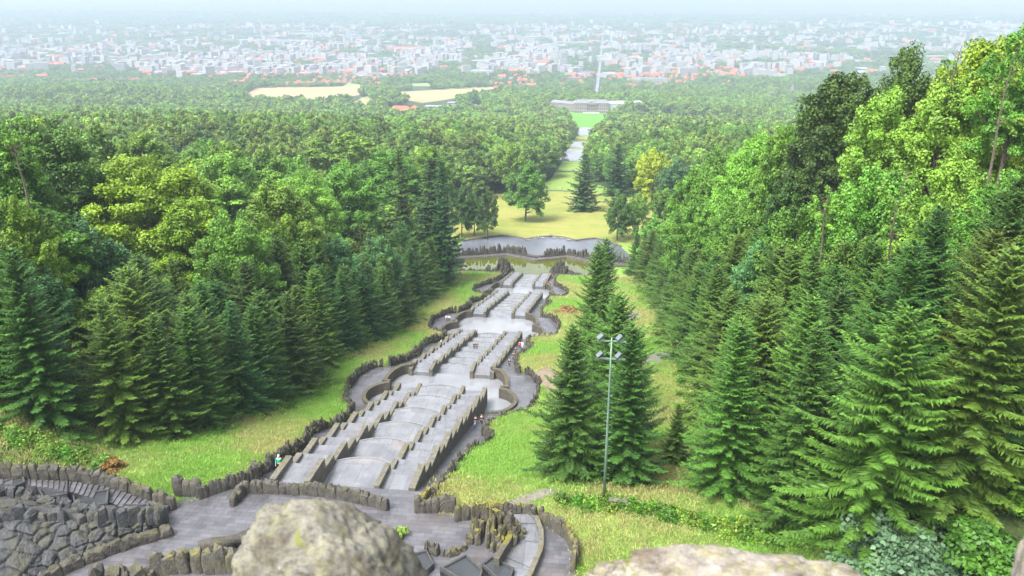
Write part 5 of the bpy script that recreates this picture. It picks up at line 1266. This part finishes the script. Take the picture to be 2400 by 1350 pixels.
# ------------------------------------------------------------------ people
def skin_chain(verts, edges, radii, mat, sub=1):
    me = bpy.data.meshes.new("body"); me.from_pydata(verts, edges, []); o = bpy.data.objects.new("body_tmp", me); COL.objects.link(o)
    sk = o.modifiers.new("s", 'SKIN'); sk.use_smooth_shade = True
    for i, r_ in enumerate(radii): me.skin_vertices[0].data[i].radius = (r_, r_) if isinstance(r_, (int, float)) else r_
    me.skin_vertices[0].data[0].use_root = True
    ss = o.modifiers.new("u", 'SUBSURF'); ss.levels = sub; ss.render_levels = sub
    dg = bpy.context.evaluated_depsgraph_get(); ev = o.evaluated_get(dg); out = bpy.data.meshes.new_from_object(ev)
    bpy.data.objects.remove(o); out.materials.clear(); out.materials.append(mat); return out
def person_meshes(pose):
    st = {'walk':.26,'walk2':-.22,'stand':.05,'sit':0}[pose]; sit = pose == 'sit'
    hz = .45 if sit else .92
    V = [(0,0,hz),(0,0,hz+.2),(0,.01,hz+.42),(0,0,hz+.52),(0,-.02,hz+.62),(0,-.02,hz+.73)]; Rr = [(.15,.11),(.14,.10),(.17,.11),(.065,.065),(.085,.095),(.07,.085)]
    Ed = [(0,1),(1,2),(2,3),(3,4),(4,5)]; J = {}
    for s in (-1, 1):
        f = st*s; b0 = len(V); J[s] = b0
        if sit: V += [(s*.10,-.05,hz-.03),(s*.13,-.45,hz+.02),(s*.13,-.50,hz-.38),(s*.13,-.64,hz-.42)]
        else: V += [(s*.10,0,hz-.06),(s*.11,-f*.55-.02,.5),(s*.11,-f*.95+(.12 if f < 0 else 0),.09),(s*.115,-f*.95-.13+(.12 if f < 0 else 0),.035)]
        Rr += [.095,.062,.042,(.045,.03)]; Ed += [(0,b0),(b0,b0+1),(b0+1,b0+2),(b0+2,b0+3)]
        a0 = len(V); J[s*2] = a0
        V += [(s*.20,0,hz+.43),(s*.245,f*.35+.03,hz+.17),(s*.235,f*.6-.08,hz-.06),(s*.235,f*.65-.11,hz-.13)]; Rr += [.06,.045,.03,(.038,.02)]; Ed += [(2,a0),(a0,a0+1),(a0+1,a0+2),(a0+2,a0+3)]
        w_ = V[a0+3]
        for k in range(5):
            q = len(V); off = (k-2)*.017; ln = (.055,.075,.08,.075,.06)[k] if k else .05
            if k == 0: V += [(w_[0]-s*.01, w_[1]-.035, w_[2]+.01), (w_[0]-s*.02, w_[1]-.05, w_[2]-.03)]
            else: V += [(w_[0], w_[1]+off, w_[2]-ln*.55), (w_[0]-s*.018, w_[1]+off-.005, w_[2]-ln)]
            Rr += [.0095,.0075]; Ed += [(a0+3,q),(q,q+1)]
    body = skin_chain(V, Ed, Rr, M['skin'])
    V2 = V[:3]; E2 = [(0,1),(1,2)]; R2_ = [(.18,.135),(.17,.13),(.195,.135)]
    for s in (-1, 1):
        a0 = J[s*2]; n0 = len(V2); V2 += [V[a0],V[a0+1],V[a0+2]]; R2_ += [.08,.062,.05]; E2 += [(2,n0),(n0,n0+1),(n0+1,n0+2)]
    jacket = skin_chain(V2, E2, R2_, M['cloth'])
    V3 = [(0,0,hz+.06)]; E3 = []; R3 = [(.155,.12)]
    for s in (-1, 1): b0 = J[s]; n0 = len(V3); V3 += [V[b0],V[b0+1],V[b0+2]]; R3 += [.11,.078,.058]; E3 += [(0,n0),(n0,n0+1),(n0+1,n0+2)]
    trousers = skin_chain(V3, E3, R3, M['cloth'])
    hb = MB(); hv = ICN.copy(); hd = np.array([0,-.02,hz+.685])
    vs = [(a_*.098, b_*.112+.015, c_*.115+.012) for a_, b_, c_ in hv if True]; hb.add([(hd[0]+a_, hd[1]+b_, max(hd[2]+c_, hd[2]-.02 if b_ < -.02 else -9)) for a_, b_, c_ in vs], ICF); hair = hb.mesh("hair", M['cloth'], True)
    fb = MB(); fb.tube([(0,-.115,hz+.70),(0,-.14,hz+.665),(0,-.115,hz+.655)], [.008,.017,.01], 6)
    for s in (-1,1):
        fb.add([(s*.09+v.x*.014, -.015+v.y*.022, hz+.68+v.z*.032) for v in ICV], ICF); 
    face = fb.mesh("face", M['skin'], True)
    eb = MB()
    for s in (-1,1): eb.add([(s*.033+v.x*.012, -.108+v.y*.008, hz+.695+v.z*.009) for v in ICV], ICF)
    eb.add([(v.x*.024, -.112+v.y*.006, hz+.632+v.z*.005) for v in ICV], ICF)
    eyes = eb.mesh("eyes", M['hair'], True)
    sb = MB()
    for s in (-1,1):
        q = V[J[s]+2]; q2 = V[J[s]+3]; sb.add([((q[0]+q2[0])/2+v.x*.052, (q[1]+q2[1])/2-.01+v.y*.14, q2[2]+.018+v.z*.05) for v in ICV], ICF)
    shoes = sb.mesh("shoes", M['shoe'], True)
    return dict(body=body, jacket=jacket, trousers=trousers, hair=hair, face=face, eyes=eyes, shoes=shoes)
POS = {k: person_meshes(k) for k in ('walk','walk2','stand','sit')}
def person(px, py, z, pose, heading, jk, tr_, hair, label, scale=1.0, group=None):
    p = W(px, py, z); t = thing("person", label, "person", (p.x, p.y, z), rad(heading), group); t.scale = (scale,)*3
    P_ = POS[pose]; b = link("body", P_['body'], t); link("face", P_['face'], b); link("eyes", P_['eyes'], b)
    for nm, cc in (('jacket', jk), ('trousers', tr_), ('hair', hair)): link(nm, P_[nm], t).color = c4(cc)
    link("shoes", P_['shoes'], t); return t
def pzY(px, py, off=0):                             # level of the outer path under that place
    z = -60
    for _ in range(30): p = W(px, py, z); z = .5*z+.5*(pathz(p.y)+off)
    return z
BK, NV, WH, RD, BR = (.02,.02,.025), (.03,.04,.09), (.75,.75,.75), (.65,.03,.07), (.08,.05,.03)
z = pzY(657,1106); person(657,1106,z,'walk',0,(.02,.36,.22),(.05,.08,.22),WH,"person in a green jacket and white cap climbing the left side path", 1.22)
z = pzY(1116,1002); person(1115,1000,z,'walk2',5,BK,BK,BR,"person in black walking on the right side path beside a child"); person(1129,997,z,'walk',-5,BK,BK,(.3,.2,.1),"person in a black coat nearest the right rock wall")
person(1114,1004,z,'walk',0,(.05,.22,.6),(.05,.08,.2),(.2,.12,.06),"small child in blue in front of the pair in black",.62)
def zc(px, py, z): return z
person(1112,819,-69.9,'stand',10,NV,BK,BR,"person in navy standing in the channel's middle, left one of the couple"); person(1118,819,-69.9,'walk',-10,NV,NV,BR,"person in navy in the channel's middle, right one of the couple")
for px, py, ps, jk, tr_, hc, lb in ((1194,860,'walk',BK,BK,BR,"person in black on the right side path by the largest basin"),(1203,845,'walk2',BK,NV,BR,"person in dark clothes just above the pair on the right path"),(1208,831,'walk',BK,BK,BR,"person in black below the red and white pair"),
        (1218,817,'stand',RD,BK,BR,"person in a red jacket on the right path beside one in white"),(1224,817,'stand',WH,WH,BR,"person in white beside the red jacket on the right path"),(1283,670,'walk',NV,BK,BR,"person in navy beside a red jacket near the farthest flight"),
        (1290,670,'walk2',RD,NV,BR,"person in a red jacket near the farthest flight"),(1289,652,'walk',BK,BK,BR,"person in black, left of the farthest pair on the right path"),(1294,653,'walk2',BR,BK,BR,"person in brown, right of the farthest pair on the right path"),
        (1047,753,'walk',WH,NV,BR,"person in a white top on the ring path left of the middle basin, left one"),(1053,753,'walk2',WH,BK,BR,"person in a white top on the ring path left of the middle basin, right one"),(1127,728,'sit',RD,BK,BR,"person in red sitting by the third flight on the left")):
    person(px, py, pzY(px, py), ps, random.Random(px).uniform(-20,20), jk, tr_, hc, lb)
person(1035,807,pzY(1035,807),'sit',60,WH,RD,BR,"person in white sitting against the left wall of the second flight"); person(1030,812,pzY(1030,812),'sit',40,(.6,.4,.35),BK,BR,"person in pale pink sitting against the left wall of the second flight")
for px, py, ps, jk, lb in ((1262,560,'stand',WH,"person in white by the benches at the plaza's far edge"),
        (1290,557,'stand',BK,"person in black at the plaza's far edge, left one of two"),(1293,556,'stand',NV,"person in navy at the plaza's far edge, right one of two"),(1232,565,'stand',BK,"person in black at the left end of the benches")):
    person(px, py, -111.85, ps, random.Random(px).uniform(0,360), jk, BK, BR, lb)
person(1283,611,-102.15,'stand',20,NV,BK,BR,"person in navy on the ledge at the gap of the grotto wall"); person(1264,612,-102.15,'stand',-30,(.3,.3,.3),BK,BR,"person in grey on the ledge at the gap of the grotto wall")
p = G(1317,443); person(1317,443,p.z,'stand',90,BK,BK,BR,"lone person in black on the grass path beyond the yellow lawn")

# ------------------------------------------------------------------ haze
hz = MB(); hz.box(-15900,15900,-1900,31500,-364,3.5); ho = hz.build("haze", []); ho.data.materials.clear()
hm = bpy.data.materials.new("haze"); hm.use_nodes = True; ns = hm.node_tree.nodes; ns.remove(ns["Principled BSDF"])
pv = ns.new("ShaderNodeVolumePrincipled"); pv.inputs["Color"].default_value = (.405,.485,.585,1); pv.inputs["Density"].default_value = .00018; pv.inputs["Anisotropy"].default_value = 0.0
hm.node_tree.links.new(pv.outputs[0], ns["Material Output"].inputs["Volume"]); ho.data.materials.append(hm); ho["kind"] = "stuff"; ho["label"] = "pale blue haze filling the air over the park and town"; ho["category"] = "haze"
